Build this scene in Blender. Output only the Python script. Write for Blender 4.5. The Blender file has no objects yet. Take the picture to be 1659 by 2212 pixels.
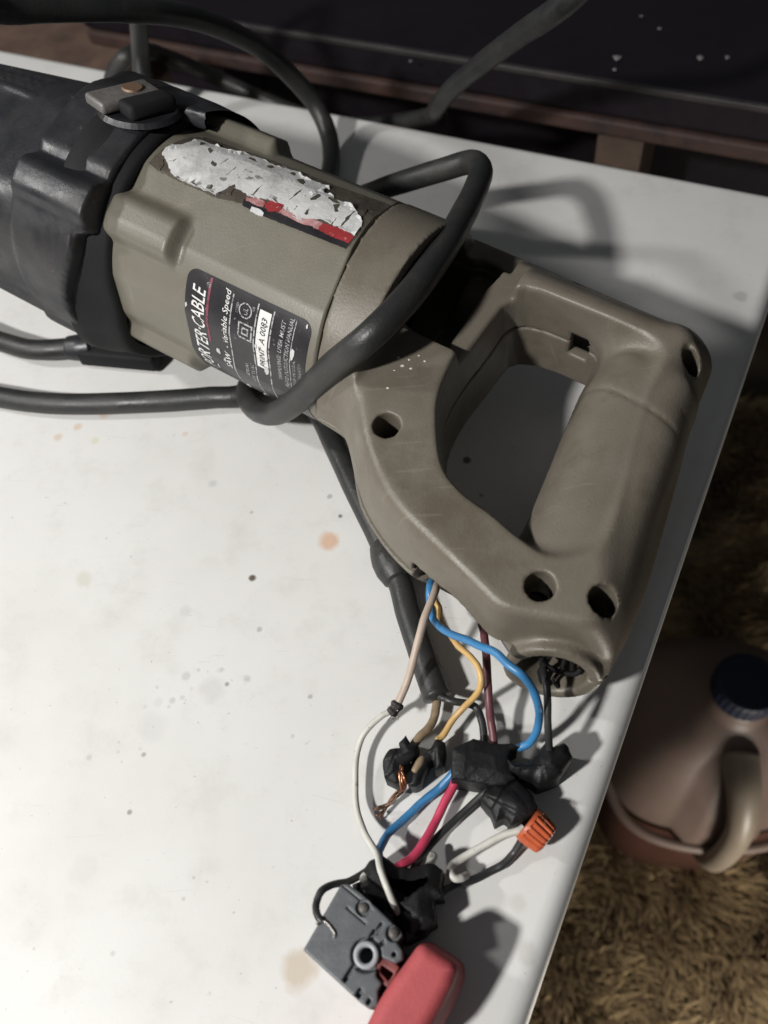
import bpy, bmesh, math, random
import numpy as np
from mathutils import Vector, Matrix, noise as mnoise

random.seed(7); np.random.seed(7)
S = 0.001                      # everything below is written in millimetres
sc = bpy.context.scene
COL = sc.collection

# ------------------------------------------------------------------ camera
F_PX, IW, IH = 1745.0, 1659.0, 2212.0
TH, RO, H = math.radians(33.0), math.radians(-10.0), 250.0
n_ = np.array([math.sin(TH)*math.sin(RO), math.sin(TH)*math.cos(RO), math.cos(TH)])
X_ = np.array([1.0, 0, 0]) - n_[0]*n_; X_ /= np.linalg.norm(X_)
Y_ = np.cross(n_, X_)
RC = np.array([X_, Y_, n_])            # world = RC @ camera
CAM = np.array([0, 0, H])
cam = bpy.data.cameras.new('camera'); camo = bpy.data.objects.new('camera', cam); COL.objects.link(camo)
cam.sensor_fit = 'AUTO'; cam.sensor_width = 36.0; cam.lens = F_PX/IH*36.0
cam.clip_start = 0.01; cam.clip_end = 20.0
mw = Matrix.Identity(4)
for i in range(3):
    for j in range(3):
        mw[i][j] = float(RC[i, j])
mw.translation = Vector((0, 0, H*S))
camo.matrix_world = mw
cam.dof.use_dof = True; cam.dof.focus_distance = 0.262; cam.dof.aperture_fstop = 10.5
sc.camera = camo

# ------------------------------------------------------------------ light
w = bpy.data.worlds.new('World'); sc.world = w; w.use_nodes = True
w.node_tree.nodes['Background'].inputs[0].default_value = (0.92, 0.95, 1.0, 1)
w.node_tree.nodes['Background'].inputs[1].default_value = 0.06
def lamp(name, loc, power, radius, col):
    l = bpy.data.lights.new(name, 'POINT'); l.energy = power; l.shadow_soft_size = radius*S; l.color = col
    o = bpy.data.objects.new(name, l); o.location = Vector(loc)*S; COL.objects.link(o); return o
lamp('key_lamp', (-470, -260, 600), 28.5, 28, (1.0, 0.985, 0.955))
lamp('second_lamp', (-760, 250, 560), 11.5, 34, (1.0, 0.985, 0.96))
lamp('carpet_fill', (225, -120, -345), 3.0, 50, (1.0, 0.93, 0.82))  # unseen fill light below table height, added to brighten the carpet
sc.view_settings.view_transform = 'Standard'; sc.view_settings.look = 'None'
sc.view_settings.exposure = 0.0; sc.view_settings.gamma = 1.0

# ------------------------------------------------------------------ frames
def at(px, py, z=0.0):
    """photo point (1659x2212 frame) -> world point at height z (mm)"""
    d = RC @ np.array([(px-IW/2)/F_PX, -(py-IH/2)/F_PX, -1.0]); t = (z-H)/d[2]
    return np.array([d[0]*t, d[1]*t, z])
def Z(x0, y0, wd):
    k = wd/1659.0/1.47559; a, b = x0/1.47559, y0/1.47559
    return lambda x, y: (a+k*x, b+k*y)
Z4 = Z(1200, 1700, 500); Z5 = Z(1100, 1700, 1000); Z6 = Z(900, 2400, 1000); Z6B = Z(1150, 2300, 700); ZS = Z(950, 2750, 600)
def pts(zf, lst, z):
    out = []
    for i, p in enumerate(lst):
        zz = p[2] if len(p) > 2 else z
        q = zf(p[0], p[1]) if zf else (p[0], p[1])
        out.append(at(q[0], q[1], zz))
    return out
az, pi_ = math.radians(-32.4), math.radians(-5.0)
A_ = np.array([math.cos(az)*math.cos(pi_), math.sin(az)*math.cos(pi_), math.sin(pi_)])
perp = np.array([-math.sin(az), math.cos(az), 0.0])
O_ = np.array([-60.0, 200.0, 0]) + perp*28.3; O_[2] = 50.0
up_ = np.cross(A_, perp); b_ = math.radians(9.0)
G_ = -(perp*math.cos(b_) + up_*math.sin(b_))
T_ = np.cross(G_, A_)
if T_[2] < 0: T_ = -T_
SAWM = np.array([A_, G_, T_])          # rows
def sw(uvw):                           # saw (u,v,w) -> world
    return O_ + np.asarray(uvw) @ SAWM
def cylp(u, ang, r):                   # point on a cylinder round the saw axis
    a = math.radians(ang); return sw((u, r*math.sin(a), r*math.cos(a)))

# ------------------------------------------------------------------ materials
def mat(name, col, rough=0.5, metal=0.0, var=None, vscale=30.0, vdetail=6.0, bump=0.0, bscale=400.0, spec=0.5, var2=None, v2scale=8.0, v2amt=0.5, fine=None, coat=0.0, rvar=0.0, wear=None, grime=None):
    m = bpy.data.materials.new(name); m.use_nodes = True
    nt = m.node_tree; b = nt.nodes['Principled BSDF']
    b.inputs['Roughness'].default_value = rough; b.inputs['Metallic'].default_value = metal
    b.inputs['Specular IOR Level'].default_value = spec
    b.inputs['Coat Weight'].default_value = coat
    c = (*col, 1); b.inputs['Base Color'].default_value = c
    geo = nt.nodes.new('ShaderNodeNewGeometry')
    def noise(scale, detail, rgh=0.6):
        n = nt.nodes.new('ShaderNodeTexNoise'); n.inputs['Scale'].default_value = scale; n.inputs['Detail'].default_value = detail
        n.inputs['Roughness'].default_value = rgh
        nt.links.new(geo.outputs['Position'], n.inputs['Vector']); return n
    last = None
    def mixin(fac, colr):
        nonlocal last
        mx = nt.nodes.new('ShaderNodeMix'); mx.data_type = 'RGBA'
        if last is None: mx.inputs[6].default_value = c
        else: nt.links.new(last, mx.inputs[6])
        mx.inputs[7].default_value = (*colr, 1)
        nt.links.new(fac, mx.inputs[0]); last = mx.outputs[2]
    def ramp(src, lo, hi, amt=1.0):
        r = nt.nodes.new('ShaderNodeMapRange'); r.inputs[1].default_value = lo; r.inputs[2].default_value = hi
        r.inputs[3].default_value = 0; r.inputs[4].default_value = amt
        nt.links.new(src, r.inputs[0]); return r.outputs[0]
    if var: mixin(ramp(noise(vscale, vdetail).outputs['Fac'], 0.35, 0.68), var)
    if var2: mixin(ramp(noise(v2scale, 5, 0.7).outputs['Fac'], 0.48, 0.72, v2amt), var2)
    if fine: mixin(ramp(noise(fine[1], 3, 0.7).outputs['Fac'], fine[2], fine[2]+0.06, fine[3]), fine[0])
    if grime:
        g = ramp(noise(grime[1], 7, 0.75).outputs['Fac'], 0.50, 0.66, grime[2]); mixin(g, grime[0])
        mp = nt.nodes.new('ShaderNodeMapping'); mp.inputs['Rotation'].default_value = (0.2, 0.1, 0.9); mp.inputs['Scale'].default_value = (40, 700, 40)
        nt.links.new(geo.outputs['Position'], mp.inputs['Vector'])
        sn = nt.nodes.new('ShaderNodeTexNoise'); sn.inputs['Scale'].default_value = 1.0; sn.inputs['Detail'].default_value = 2
        nt.links.new(mp.outputs[0], sn.inputs['Vector'])
        mixin(ramp(sn.outputs['Fac'], 0.67, 0.73, 0.2), tuple(min(1, x*1.7) for x in col))
    if wear:
        mixin(ramp(geo.outputs['Pointiness'], wear[1], wear[2], wear[3]), wear[0])
    if last is not None: nt.links.new(last, b.inputs['Base Color'])
    if rvar:
        r = nt.nodes.new('ShaderNodeMapRange'); r.inputs[1].default_value = 0.3; r.inputs[2].default_value = 0.7
        r.inputs[3].default_value = rough-rvar; r.inputs[4].default_value = rough+rvar
        nt.links.new(noise(90, 5).outputs['Fac'], r.inputs[0]); nt.links.new(r.outputs[0], b.inputs['Roughness'])
    if bump:
        bp = nt.nodes.new('ShaderNodeBump'); bp.inputs['Strength'].default_value = bump; bp.inputs['Distance'].default_value = 0.0006
        nt.links.new(noise(bscale, 4).outputs['Fac'], bp.inputs['Height']); nt.links.new(bp.outputs[0], b.inputs['Normal'])
    return m
M = {}
M['shell'] = mat('taupe_plastic', (0.165, 0.145, 0.117), 0.44, wear=((0.33, 0.30, 0.26), 0.53, 0.60, 0.55), grime=((0.085, 0.066, 0.046), 26, 0.55), var=(0.132, 0.115, 0.091), vscale=28, bump=0.2, bscale=1200, var2=(0.13, 0.108, 0.075), v2scale=14, v2amt=0.55, fine=((0.10, 0.085, 0.065), 420, 0.66, 0.5), rvar=0.08)
M['barrel'] = mat('olive_grey_plastic', (0.163, 0.151, 0.121), 0.42, wear=((0.30, 0.28, 0.24), 0.53, 0.62, 0.5), grime=((0.10, 0.082, 0.055), 22, 0.4), var=(0.135, 0.125, 0.099), vscale=24, bump=0.14, bscale=1400, var2=(0.145, 0.13, 0.09), v2scale=18, v2amt=0.5, fine=((0.09, 0.08, 0.06), 380, 0.68, 0.5), rvar=0.07)
M['gear'] = mat('dark_rubber_casing', (0.014, 0.0145, 0.018), 0.42, var=(0.021, 0.0215, 0.025), vscale=60, bump=0.18, bscale=700, var2=(0.045, 0.038, 0.031), v2scale=30, v2amt=0.35, fine=((0.16, 0.15, 0.14), 260, 0.70, 0.8), rvar=0.12)
M['black_rubber'] = mat('black_rubber', (0.007, 0.007, 0.008), 0.75, bump=0.2, bscale=900, var=(0.011, 0.011, 0.012), vscale=50, spec=0.3)
M['cord'] = mat('cord_rubber', (0.017, 0.018, 0.019), 0.45, var=(0.028, 0.028, 0.027), vscale=70, bump=0.25, bscale=900, var2=(0.07, 0.065, 0.055), v2scale=45, v2amt=0.4, rvar=0.1)
M['jacket'] = mat('grey_cord_jacket', (0.055, 0.055, 0.055), 0.6, var=(0.085, 0.083, 0.08), vscale=55, bump=0.3, bscale=700)
M['tape'] = mat('black_tape', (0.006, 0.0062, 0.007), 0.52, spec=0.35, bump=0.35, bscale=600, var=(0.010, 0.010, 0.011), vscale=120, rvar=0.12)
M['steel'] = mat('worn_steel', (0.42, 0.40, 0.38), 0.42, 0.85, bump=0.3, bscale=800, var=(0.25, 0.23, 0.21), vscale=90)
M['dull_metal'] = mat('dull_grimy_metal', (0.17, 0.16, 0.15), 0.55, 0.4, bump=0.4, bscale=600, var=(0.08, 0.072, 0.065), vscale=110, wear=((0.4, 0.38, 0.36), 0.53, 0.6, 0.5))
M['brass'] = mat('dull_brass', (0.20, 0.125, 0.08), 0.55, 0.35, bump=0.2, bscale=700)
M['copper'] = mat('bare_copper', (0.62, 0.30, 0.17), 0.32, 0.9, var=(0.35, 0.16, 0.08), vscale=200)
M['dark_copper'] = mat('tarnished_copper', (0.20, 0.11, 0.07), 0.45, 0.7, var=(0.08, 0.05, 0.035), vscale=300)
M['label_black'] = mat('label_black', (0.016, 0.015, 0.018), 0.32, var=(0.03, 0.028, 0.03), vscale=120, fine=((0.22, 0.20, 0.20), 330, 0.665, 0.7))
M['print_white'] = mat('white_print', (0.68, 0.67, 0.66), 0.5, fine=((0.05, 0.05, 0.05), 500, 0.60, 0.8))
M['print_grey'] = mat('worn_grey_print', (0.38, 0.37, 0.38), 0.5, fine=((0.03, 0.03, 0.03), 700, 0.52, 0.9))
M['print_maroon'] = mat('maroon_print', (0.20, 0.045, 0.075), 0.5, fine=((0.03, 0.02, 0.02), 400, 0.56, 0.8))
M['print_dark'] = mat('dark_print', (0.02, 0.02, 0.02), 0.5)
M['paper'] = mat('torn_paper', (0.62, 0.62, 0.61), 0.7, var=(0.47, 0.47, 0.47), vscale=90, bump=0.6, bscale=260, fine=((0.14, 0.125, 0.11), 170, 0.635, 0.85), var2=(0.34, 0.325, 0.31), v2scale=95, v2amt=0.9)
M['red_print'] = mat('red_label', (0.33, 0.030, 0.035), 0.5, var=(0.22, 0.025, 0.028), vscale=150, fine=((0.5, 0.4, 0.4), 350, 0.64, 0.8))
M['pink_torn'] = mat('torn_pink_label', (0.50, 0.30, 0.30), 0.7, var=(0.25, 0.06, 0.06), vscale=220, bump=0.5, bscale=300)
M['residue'] = mat('glue_residue', (0.050, 0.040, 0.031), 0.6, var=(0.09, 0.078, 0.058), vscale=80, bump=0.5, bscale=350, fine=((0.30, 0.28, 0.25), 210, 0.63, 0.8))
M['w_white'] = mat('white_wire', (0.62, 0.61, 0.56), 0.42, bump=0.1, var=(0.5, 0.48, 0.43), vscale=90, fine=((0.10, 0.085, 0.07), 330, 0.64, 0.6))
M['w_cream'] = mat('cream_wire', (0.50, 0.40, 0.33), 0.45, bump=0.1, var=(0.40, 0.32, 0.26), vscale=80, var2=(0.2, 0.15, 0.12), v2scale=60, v2amt=0.5, fine=((0.10, 0.085, 0.07), 330, 0.64, 0.6))
M['w_tan'] = mat('tan_wire', (0.32, 0.24, 0.155), 0.5, bump=0.1, var=(0.22, 0.16, 0.10), vscale=90, fine=((0.10, 0.085, 0.07), 330, 0.64, 0.6))
M['w_blue'] = mat('blue_wire', (0.045, 0.205, 0.43), 0.36, bump=0.1, var=(0.04, 0.17, 0.36), vscale=80, fine=((0.10, 0.085, 0.07), 330, 0.64, 0.6))
M['w_yellow'] = mat('yellow_wire', (0.62, 0.40, 0.15), 0.42, bump=0.1, var=(0.5, 0.31, 0.12), vscale=80, fine=((0.10, 0.085, 0.07), 330, 0.64, 0.6))
M['w_maroon'] = mat('maroon_wire', (0.150, 0.048, 0.058), 0.45, bump=0.1, var=(0.11, 0.04, 0.045), vscale=80, fine=((0.10, 0.085, 0.07), 330, 0.64, 0.6))
M['w_pink'] = mat('pink_wire', (0.58, 0.055, 0.12), 0.40, bump=0.1, var=(0.46, 0.045, 0.09), vscale=80, fine=((0.10, 0.085, 0.07), 330, 0.64, 0.6))
M['w_black'] = mat('black_wire', (0.022, 0.022, 0.023), 0.42, bump=0.1, var=(0.04, 0.04, 0.04), vscale=80)
M['nut'] = mat('orange_wire_nut', (0.56, 0.125, 0.045), 0.42, var=(0.42, 0.08, 0.03), vscale=150, bump=0.15, bscale=900)
M['switch'] = mat('slate_plastic', (0.098, 0.105, 0.113), 0.45, grime=((0.05, 0.052, 0.056), 70, 0.4), var=(0.120, 0.127, 0.135), vscale=70, bump=0.15, bscale=1200, var2=(0.21, 0.215, 0.22), v2scale=45, v2amt=0.4, rvar=0.08)
M['pale_grey'] = mat('pale_grey_plastic', (0.36, 0.37, 0.39), 0.4, var=(0.28, 0.29, 0.31), vscale=150)
M['dark_plastic'] = mat('dark_brown_plastic', (0.020, 0.016, 0.016), 0.5, var=(0.03, 0.025, 0.024), vscale=70, bump=0.2)
M['trigger'] = mat('red_trigger_plastic', (0.46, 0.090, 0.098), 0.60, spec=0.35, var=(0.38, 0.072, 0.078), vscale=40, bump=0.2, bscale=1300, rvar=0.06, grime=((0.22, 0.05, 0.05), 60, 0.35), wear=((0.55, 0.2, 0.2), 0.53, 0.62, 0.35))
M['trig_in'] = mat('faded_red_plastic', (0.26, 0.07, 0.06), 0.55, var=(0.12, 0.03, 0.03), vscale=200)
M['bench'] = mat('dark_stained_wood', (0.007, 0.005, 0.008), 0.55, spec=0.25, var=(0.010, 0.007, 0.010), vscale=18, bump=0.3, bscale=120, rvar=0.1)
M['bench_red'] = mat('worn_red_wood_edge', (0.050, 0.024, 0.018), 0.7, grime=((0.012, 0.008, 0.008), 30, 0.8), var=(0.018, 0.010, 0.009), vscale=30, bump=0.3, bscale=150)
M['bench_line'] = mat('pale_edge', (0.032, 0.027, 0.028), 0.6, var=(0.014, 0.012, 0.013), vscale=40)
M['bench_leg'] = mat('brown_wood_leg', (0.085, 0.056, 0.040), 0.65, var=(0.045, 0.03, 0.023), vscale=40)
M['box_wood'] = mat('brown_box_wood', (0.15, 0.095, 0.07), 0.65, var=(0.08, 0.05, 0.04), vscale=35, bump=0.3, bscale=150)
M['jug'] = mat('clouded_jug_plastic', (0.19, 0.138, 0.118), 0.5, var=(0.14, 0.10, 0.085), vscale=12)
M['jug_handle'] = mat('pale_jug_plastic', (0.25, 0.21, 0.165), 0.45, var=(0.19, 0.155, 0.12), vscale=20)
M['jug_fluid'] = mat('brown_liquid_behind_plastic', (0.07, 0.028, 0.018), 0.5, var=(0.07, 0.03, 0.022), vscale=14)
M['cap'] = mat('navy_cap', (0.005, 0.010, 0.034), 0.6)
M['stick'] = mat('pale_stick', (0.35, 0.33, 0.32), 0.6)
M['fleck'] = mat('pale_fleck', (0.16, 0.15, 0.15), 0.7)
M['table_metal'] = mat('grey_table_metal', (0.25, 0.25, 0.25), 0.5, 0.6)

def table_material():
    m = bpy.data.materials.new('white_laminate'); m.use_nodes = True; nt = m.node_tree; b = nt.nodes['Principled BSDF']
    b.inputs['Roughness'].default_value = 0.5; b.inputs['Specular IOR Level'].default_value = 0.35
    geo = nt.nodes.new('ShaderNodeNewGeometry')
    def noise(scale, detail=4, rgh=0.6, vec=None):
        n = nt.nodes.new('ShaderNodeTexNoise'); n.inputs['Scale'].default_value = scale; n.inputs['Detail'].default_value = detail; n.inputs['Roughness'].default_value = rgh
        nt.links.new(vec or geo.outputs['Position'], n.inputs['Vector']); return n.outputs['Fac']
    def rng(src, a, bb, c=0.0, d=1.0):
        r = nt.nodes.new('ShaderNodeMapRange'); r.inputs[1].default_value = a; r.inputs[2].default_value = bb; r.inputs[3].default_value = c; r.inputs[4].default_value = d
        nt.links.new(src, r.inputs[0]); return r.outputs[0]
    last = None
    def mix(fac, col):
        nonlocal last
        x = nt.nodes.new('ShaderNodeMix'); x.data_type = 'RGBA'
        if last is None: x.inputs[6].default_value = (0.75, 0.742, 0.722, 1)
        else: nt.links.new(last, x.inputs[6])
        x.inputs[7].default_value = (*col, 1); nt.links.new(fac, x.inputs[0]); last = x.outputs[2]
    mix(rng(noise(14), 0.35, 0.7, 0, 0.8), (0.69, 0.68, 0.66)); mix(rng(noise(7, 6, 0.65), 0.52, 0.72, 0, 0.45), (0.64, 0.625, 0.59))
    mix(rng(noise(55, 5, 0.7), 0.52, 0.72, 0, 0.5), (0.60, 0.585, 0.56))
    mix(rng(noise(260, 3, 0.7), 0.69, 0.75, 0, 0.6), (0.34, 0.32, 0.30)); mix(rng(noise(600, 2, 0.7), 0.70, 0.75, 0, 0.4), (0.40, 0.38, 0.36))
    # long faint scratches: noise stretched along one direction
    mp = nt.nodes.new('ShaderNodeMapping'); mp.inputs['Rotation'].default_value = (0, 0, 0.7); mp.inputs['Scale'].default_value = (18, 420, 1)
    nt.links.new(geo.outputs['Position'], mp.inputs['Vector'])
    warp = nt.nodes.new('ShaderNodeTexNoise'); warp.inputs['Scale'].default_value = 11; warp.inputs['Detail'].default_value = 1
    nt.links.new(geo.outputs['Position'], warp.inputs['Vector'])
    for rz, sc_, th, am in ((0.9, (30, 620, 1), 0.715, 0.16), (2.1, (34, 700, 1), 0.72, 0.16), (-0.6, (40, 560, 1), 0.72, 0.14)):
        va = nt.nodes.new('ShaderNodeVectorMath'); va.operation = 'MULTIPLY_ADD'; va.inputs[1].default_value = (0.05, 0.05, 0)
        nt.links.new(warp.outputs['Color'], va.inputs[0]); nt.links.new(geo.outputs['Position'], va.inputs[2])
        m2 = nt.nodes.new('ShaderNodeMapping'); m2.inputs['Rotation'].default_value = (0, 0, rz); m2.inputs['Scale'].default_value = sc_
        nt.links.new(va.outputs[0], m2.inputs['Vector'])
        mix(rng(noise(1.0, 2, 0.5, m2.outputs[0]), th, th+0.03, 0, am), (0.42, 0.41, 0.40))
    wob = noise(160, 4)
    stains = [((710, 1170), 3.6, (0.66, 0.40, 0.25), 0.75), ((545, 1248), 1.3, (0.10, 0.08, 0.06), 0.95), ((645, 2095), 5.0, (0.50, 0.40, 0.27), 0.6),
              ((225, 895), 2.4, (0.62, 0.45, 0.34), 0.6), ((168, 922), 1.8, (0.62, 0.47, 0.36), 0.6), ((125, 945), 2.1, (0.62, 0.47, 0.36), 0.6),
              ((205, 952), 1.8, (0.62, 0.58, 0.40), 0.5), ((182, 1250), 3.2, (0.58, 0.58, 0.46), 0.5), ((400, 937), 1.3, (0.62, 0.47, 0.38), 0.5),
              ((735, 1115), 0.8, (0.12, 0.12, 0.12), 0.8), ((712, 1073), 1.1, (0.3, 0.28, 0.28), 0.6), ((460, 1045), 1.6, (0.42, 0.42, 0.42), 0.4), ((400, 1320), 2.2, (0.5, 0.5, 0.5), 0.35),
              ((490, 1478), 0.8, (0.2, 0.2, 0.2), 0.7), ((310, 1630), 0.8, (0.3, 0.3, 0.3), 0.7), ((280, 1755), 0.9, (0.2, 0.2, 0.2), 0.7), ((560, 1360), 1.0, (0.35, 0.35, 0.35), 0.6), ((670, 1505), 0.9, (0.3, 0.3, 0.3), 0.6),
              ((1008, 994), 1.6, (0.10, 0.08, 0.06), 0.9), ((1040, 1070), 1.0, (0.25, 0.22, 0.2), 0.6), ((460, 1490), 4.5, (0.55, 0.54, 0.53), 0.35), ((330, 1570), 5.0, (0.57, 0.56, 0.55), 0.3), ((180, 1880), 4.5, (0.6, 0.58, 0.56), 0.3),
              ((905, 1930), 4.0, (0.55, 0.5, 0.45), 0.35), ((1120, 1950), 2.5, (0.55, 0.52, 0.48), 0.4), ((1130, 1830), 1.2, (0.3, 0.28, 0.26), 0.5), ((1140, 2060), 2.8, (0.5, 0.48, 0.45), 0.4), ((1600, 640), 3.0, (0.4, 0.38, 0.36), 0.5)]
    rq = random.Random(5)
    for k in range(22):      # scuff trail across the middle of the top
        f = k/21.0; stains.append(((525-300*f+rq.uniform(-40, 40), 1455+190*f*f+rq.uniform(-26, 26)), rq.uniform(0.35, 1.5), (0.42, 0.41, 0.41), rq.uniform(0.15, 0.45)))
    for k in range(8): stains.append(((rq.uniform(40, 640), rq.uniform(950, 2150)), rq.uniform(0.4, 0.9), (0.30, 0.28, 0.27), rq.uniform(0.2, 0.5)))
    for (p, r, c, amt) in stains:
        q = at(*p)*S
        vm = nt.nodes.new('ShaderNodeVectorMath'); vm.operation = 'DISTANCE'; vm.inputs[1].default_value = q
        nt.links.new(geo.outputs['Position'], vm.inputs[0])
        ad = nt.nodes.new('ShaderNodeMath'); ad.operation = 'MULTIPLY_ADD'; ad.inputs[1].default_value = r*S*1.3
        nt.links.new(wob, ad.inputs[0]); nt.links.new(vm.outputs['Value'], ad.inputs[2])
        mix(rng(ad.outputs[0], r*S*1.25, r*S*1.9, amt, 0.0), c)
    nt.links.new(last, b.inputs['Base Color'])
    bp = nt.nodes.new('ShaderNodeBump'); bp.inputs['Strength'].default_value = 0.06; bp.inputs['Distance'].default_value = 0.0005
    nt.links.new(noise(900), bp.inputs['Height']); nt.links.new(bp.outputs[0], b.inputs['Normal'])
    nt.links.new(rng(noise(30), 0.3, 0.7, 0.4, 0.62), b.inputs['Roughness'])
    return m
M['table'] = table_material()

def smooth(a, b, x):
    t = min(1, max(0, (x-a)/(b-a))); return t*t*(3-2*t)
def smoothnp(a, b, x):
    t = np.clip((x-a)/(b-a), 0, 1); return t*t*(3-2*t)

# ------------------------------------------------------------------ object helpers
def thing(name, label, cat, loc, group=None):
    o = bpy.data.objects.new(name, None); COL.objects.link(o); o.location = Vector(loc)*S; o.empty_display_size = 0.01
    o['label'] = label; o['category'] = cat
    if group: o['group'] = group
    return o
def put(name, me, m, parent=None, label=None, cat=None, kind=None, group=None):
    o = bpy.data.objects.new(name, me); COL.objects.link(o)
    if m is not None and not me.materials: me.materials.append(m)
    if parent is not None:
        o.parent = parent
        # parts are modelled in world coordinates: a thing's Empty is undone, a part already sits at the origin
        o.matrix_parent_inverse = Matrix.Translation(-parent.location) if parent.parent is None else Matrix.Identity(4)
    if label: o['label'] = label
    if cat: o['category'] = cat
    if kind: o['kind'] = kind
    if group: o['group'] = group
    return o
def mesh_np(name, V, Q, smooth=True):
    """V (n,3) mm, Q (m,k) faces with equal vertex count"""
    me = bpy.data.meshes.new(name); V = np.asarray(V, float)*S; Q = np.asarray(Q, np.int32); k = Q.shape[1]
    me.vertices.add(len(V)); me.vertices.foreach_set('co', V.astype(np.float32).ravel())
    me.loops.add(Q.size); me.loops.foreach_set('vertex_index', Q.ravel())
    me.polygons.add(len(Q)); me.polygons.foreach_set('loop_start', np.arange(0, Q.size, k, dtype=np.int32))
    me.polygons.foreach_set('use_smooth', np.full(len(Q), smooth))
    me.update(calc_edges=True); me.validate(); return me
def bm_mesh(name, bm, smooth=True, fix=True):
    if fix: bmesh.ops.recalc_face_normals(bm, faces=bm.faces)
    me = bpy.data.meshes.new(name); bm.to_mesh(me); bm.free()
    if smooth: me.polygons.foreach_set('use_smooth', np.full(len(me.polygons), True))
    return me
def nets(Fv, o, h):
    s = Fv < 0; nx, ny, nz = Fv.shape
    c = s[:-1, :-1, :-1].astype(np.int8)
    tot = np.zeros((nx-1, ny-1, nz-1), np.int8)
    offs = [(i, j, k) for i in (0, 1) for j in (0, 1) for k in (0, 1)]
    for (i, j, k) in offs: tot += s[i:nx-1+i, j:ny-1+j, k:nz-1+k]
    act = np.argwhere((tot > 0) & (tot < 8)); idx = np.full(tot.shape, -1, np.int64)
    idx[act[:, 0], act[:, 1], act[:, 2]] = np.arange(len(act))
    acc = np.zeros((len(act), 3)); cnt = np.zeros(len(act))
    for p in offs:
        for ax in range(3):
            if p[ax] == 0:
                q = list(p); q[ax] = 1
                f0 = Fv[act[:, 0]+p[0], act[:, 1]+p[1], act[:, 2]+p[2]]; f1 = Fv[act[:, 0]+q[0], act[:, 1]+q[1], act[:, 2]+q[2]]
                mk = (f0 < 0) != (f1 < 0)
                t = np.where(mk, f0/np.where(mk, f0-f1, 1), 0)
                pos = np.tile(np.array(p, float), (len(act), 1)); pos[:, ax] = t
                acc += pos*mk[:, None]; cnt += mk
    V = np.asarray(o) + h*(act + acc/np.maximum(cnt, 1)[:, None])
    quads = []
    def emit(ii, cells, flip):
        q = np.stack([idx[tuple((ii+np.array(cc)).T)] for cc in cells], 1)
        q[flip] = q[flip][:, ::-1]; quads.append(q)
    d = s[:-1, 1:-1, 1:-1] != s[1:, 1:-1, 1:-1]; ii = np.argwhere(d)+[0, 1, 1]
    emit(ii, [(0, -1, -1), (0, 0, -1), (0, 0, 0), (0, -1, 0)], ~s[ii[:, 0], ii[:, 1], ii[:, 2]])
    d = s[1:-1, :-1, 1:-1] != s[1:-1, 1:, 1:-1]; ii = np.argwhere(d)+[1, 0, 1]
    emit(ii, [(-1, 0, -1), (-1, 0, 0), (0, 0, 0), (0, 0, -1)], ~s[ii[:, 0], ii[:, 1], ii[:, 2]])
    d = s[1:-1, 1:-1, :-1] != s[1:-1, 1:-1, 1:]; ii = np.argwhere(d)+[1, 1, 0]
    emit(ii, [(-1, -1, 0), (0, -1, 0), (0, 0, 0), (-1, 0, 0)], ~s[ii[:, 0], ii[:, 1], ii[:, 2]])
    return V, np.concatenate(quads)
def grid(lo, hi, h):
    ax = [np.arange(lo[i], hi[i]+h, h) for i in range(3)]
    return np.meshgrid(*ax, indexing='ij', sparse=True), np.array(lo, float)
def polysd(x, y, P):
    """signed distance to polygon, negative inside; x,y broadcastable"""
    x, y = np.broadcast_arrays(x, y); d = np.full(x.shape, 1e9); ins = np.zeros(x.shape, bool); n = len(P)
    for i in range(n):
        ax, ay = P[i]; bx, by = P[(i+1) % n]; ex, ey = bx-ax, by-ay
        t = np.clip(((x-ax)*ex+(y-ay)*ey)/(ex*ex+ey*ey+1e-12), 0, 1)
        d = np.minimum(d, (x-ax-t*ex)**2+(y-ay-t*ey)**2)
        cr = (ay > y) != (by > y)
        ins ^= cr & (x < ex*(y-ay)/(ey if abs(ey) > 1e-9 else 1e-9)+ax)
    d = np.sqrt(d); return np.where(ins, -d, d)
def chaikin(P, it=2):
    P = [np.array(p, float) for p in P]
    for _ in range(it):
        Q = []
        for i in range(len(P)):
            a, b = P[i], P[(i+1) % len(P)]; Q += [a*.78+b*.22, a*.22+b*.78]
        P = Q
    return [tuple(p) for p in P]
def smax(a, b, k): h = np.clip(0.5+0.5*(a-b)/k, 0, 1); return b*(1-h)+a*h+k*h*(1-h)
def smin(a, b, k): return -smax(-a, -b, k)
def box(x, y, z, c, hs): return np.maximum(np.maximum(np.abs(x-c[0])-hs[0], np.abs(y-c[1])-hs[1]), np.abs(z-c[2])-hs[2])
def rbox(x, y, z, c, hs, r):
    qx, qy, qz = np.abs(x-c[0])-hs[0]+r, np.abs(y-c[1])-hs[1]+r, np.abs(z-c[2])-hs[2]+r
    return np.sqrt(np.maximum(qx, 0)**2+np.maximum(qy, 0)**2+np.maximum(qz, 0)**2)+np.minimum(np.maximum(np.maximum(qx, qy), qz), 0)-r
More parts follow.
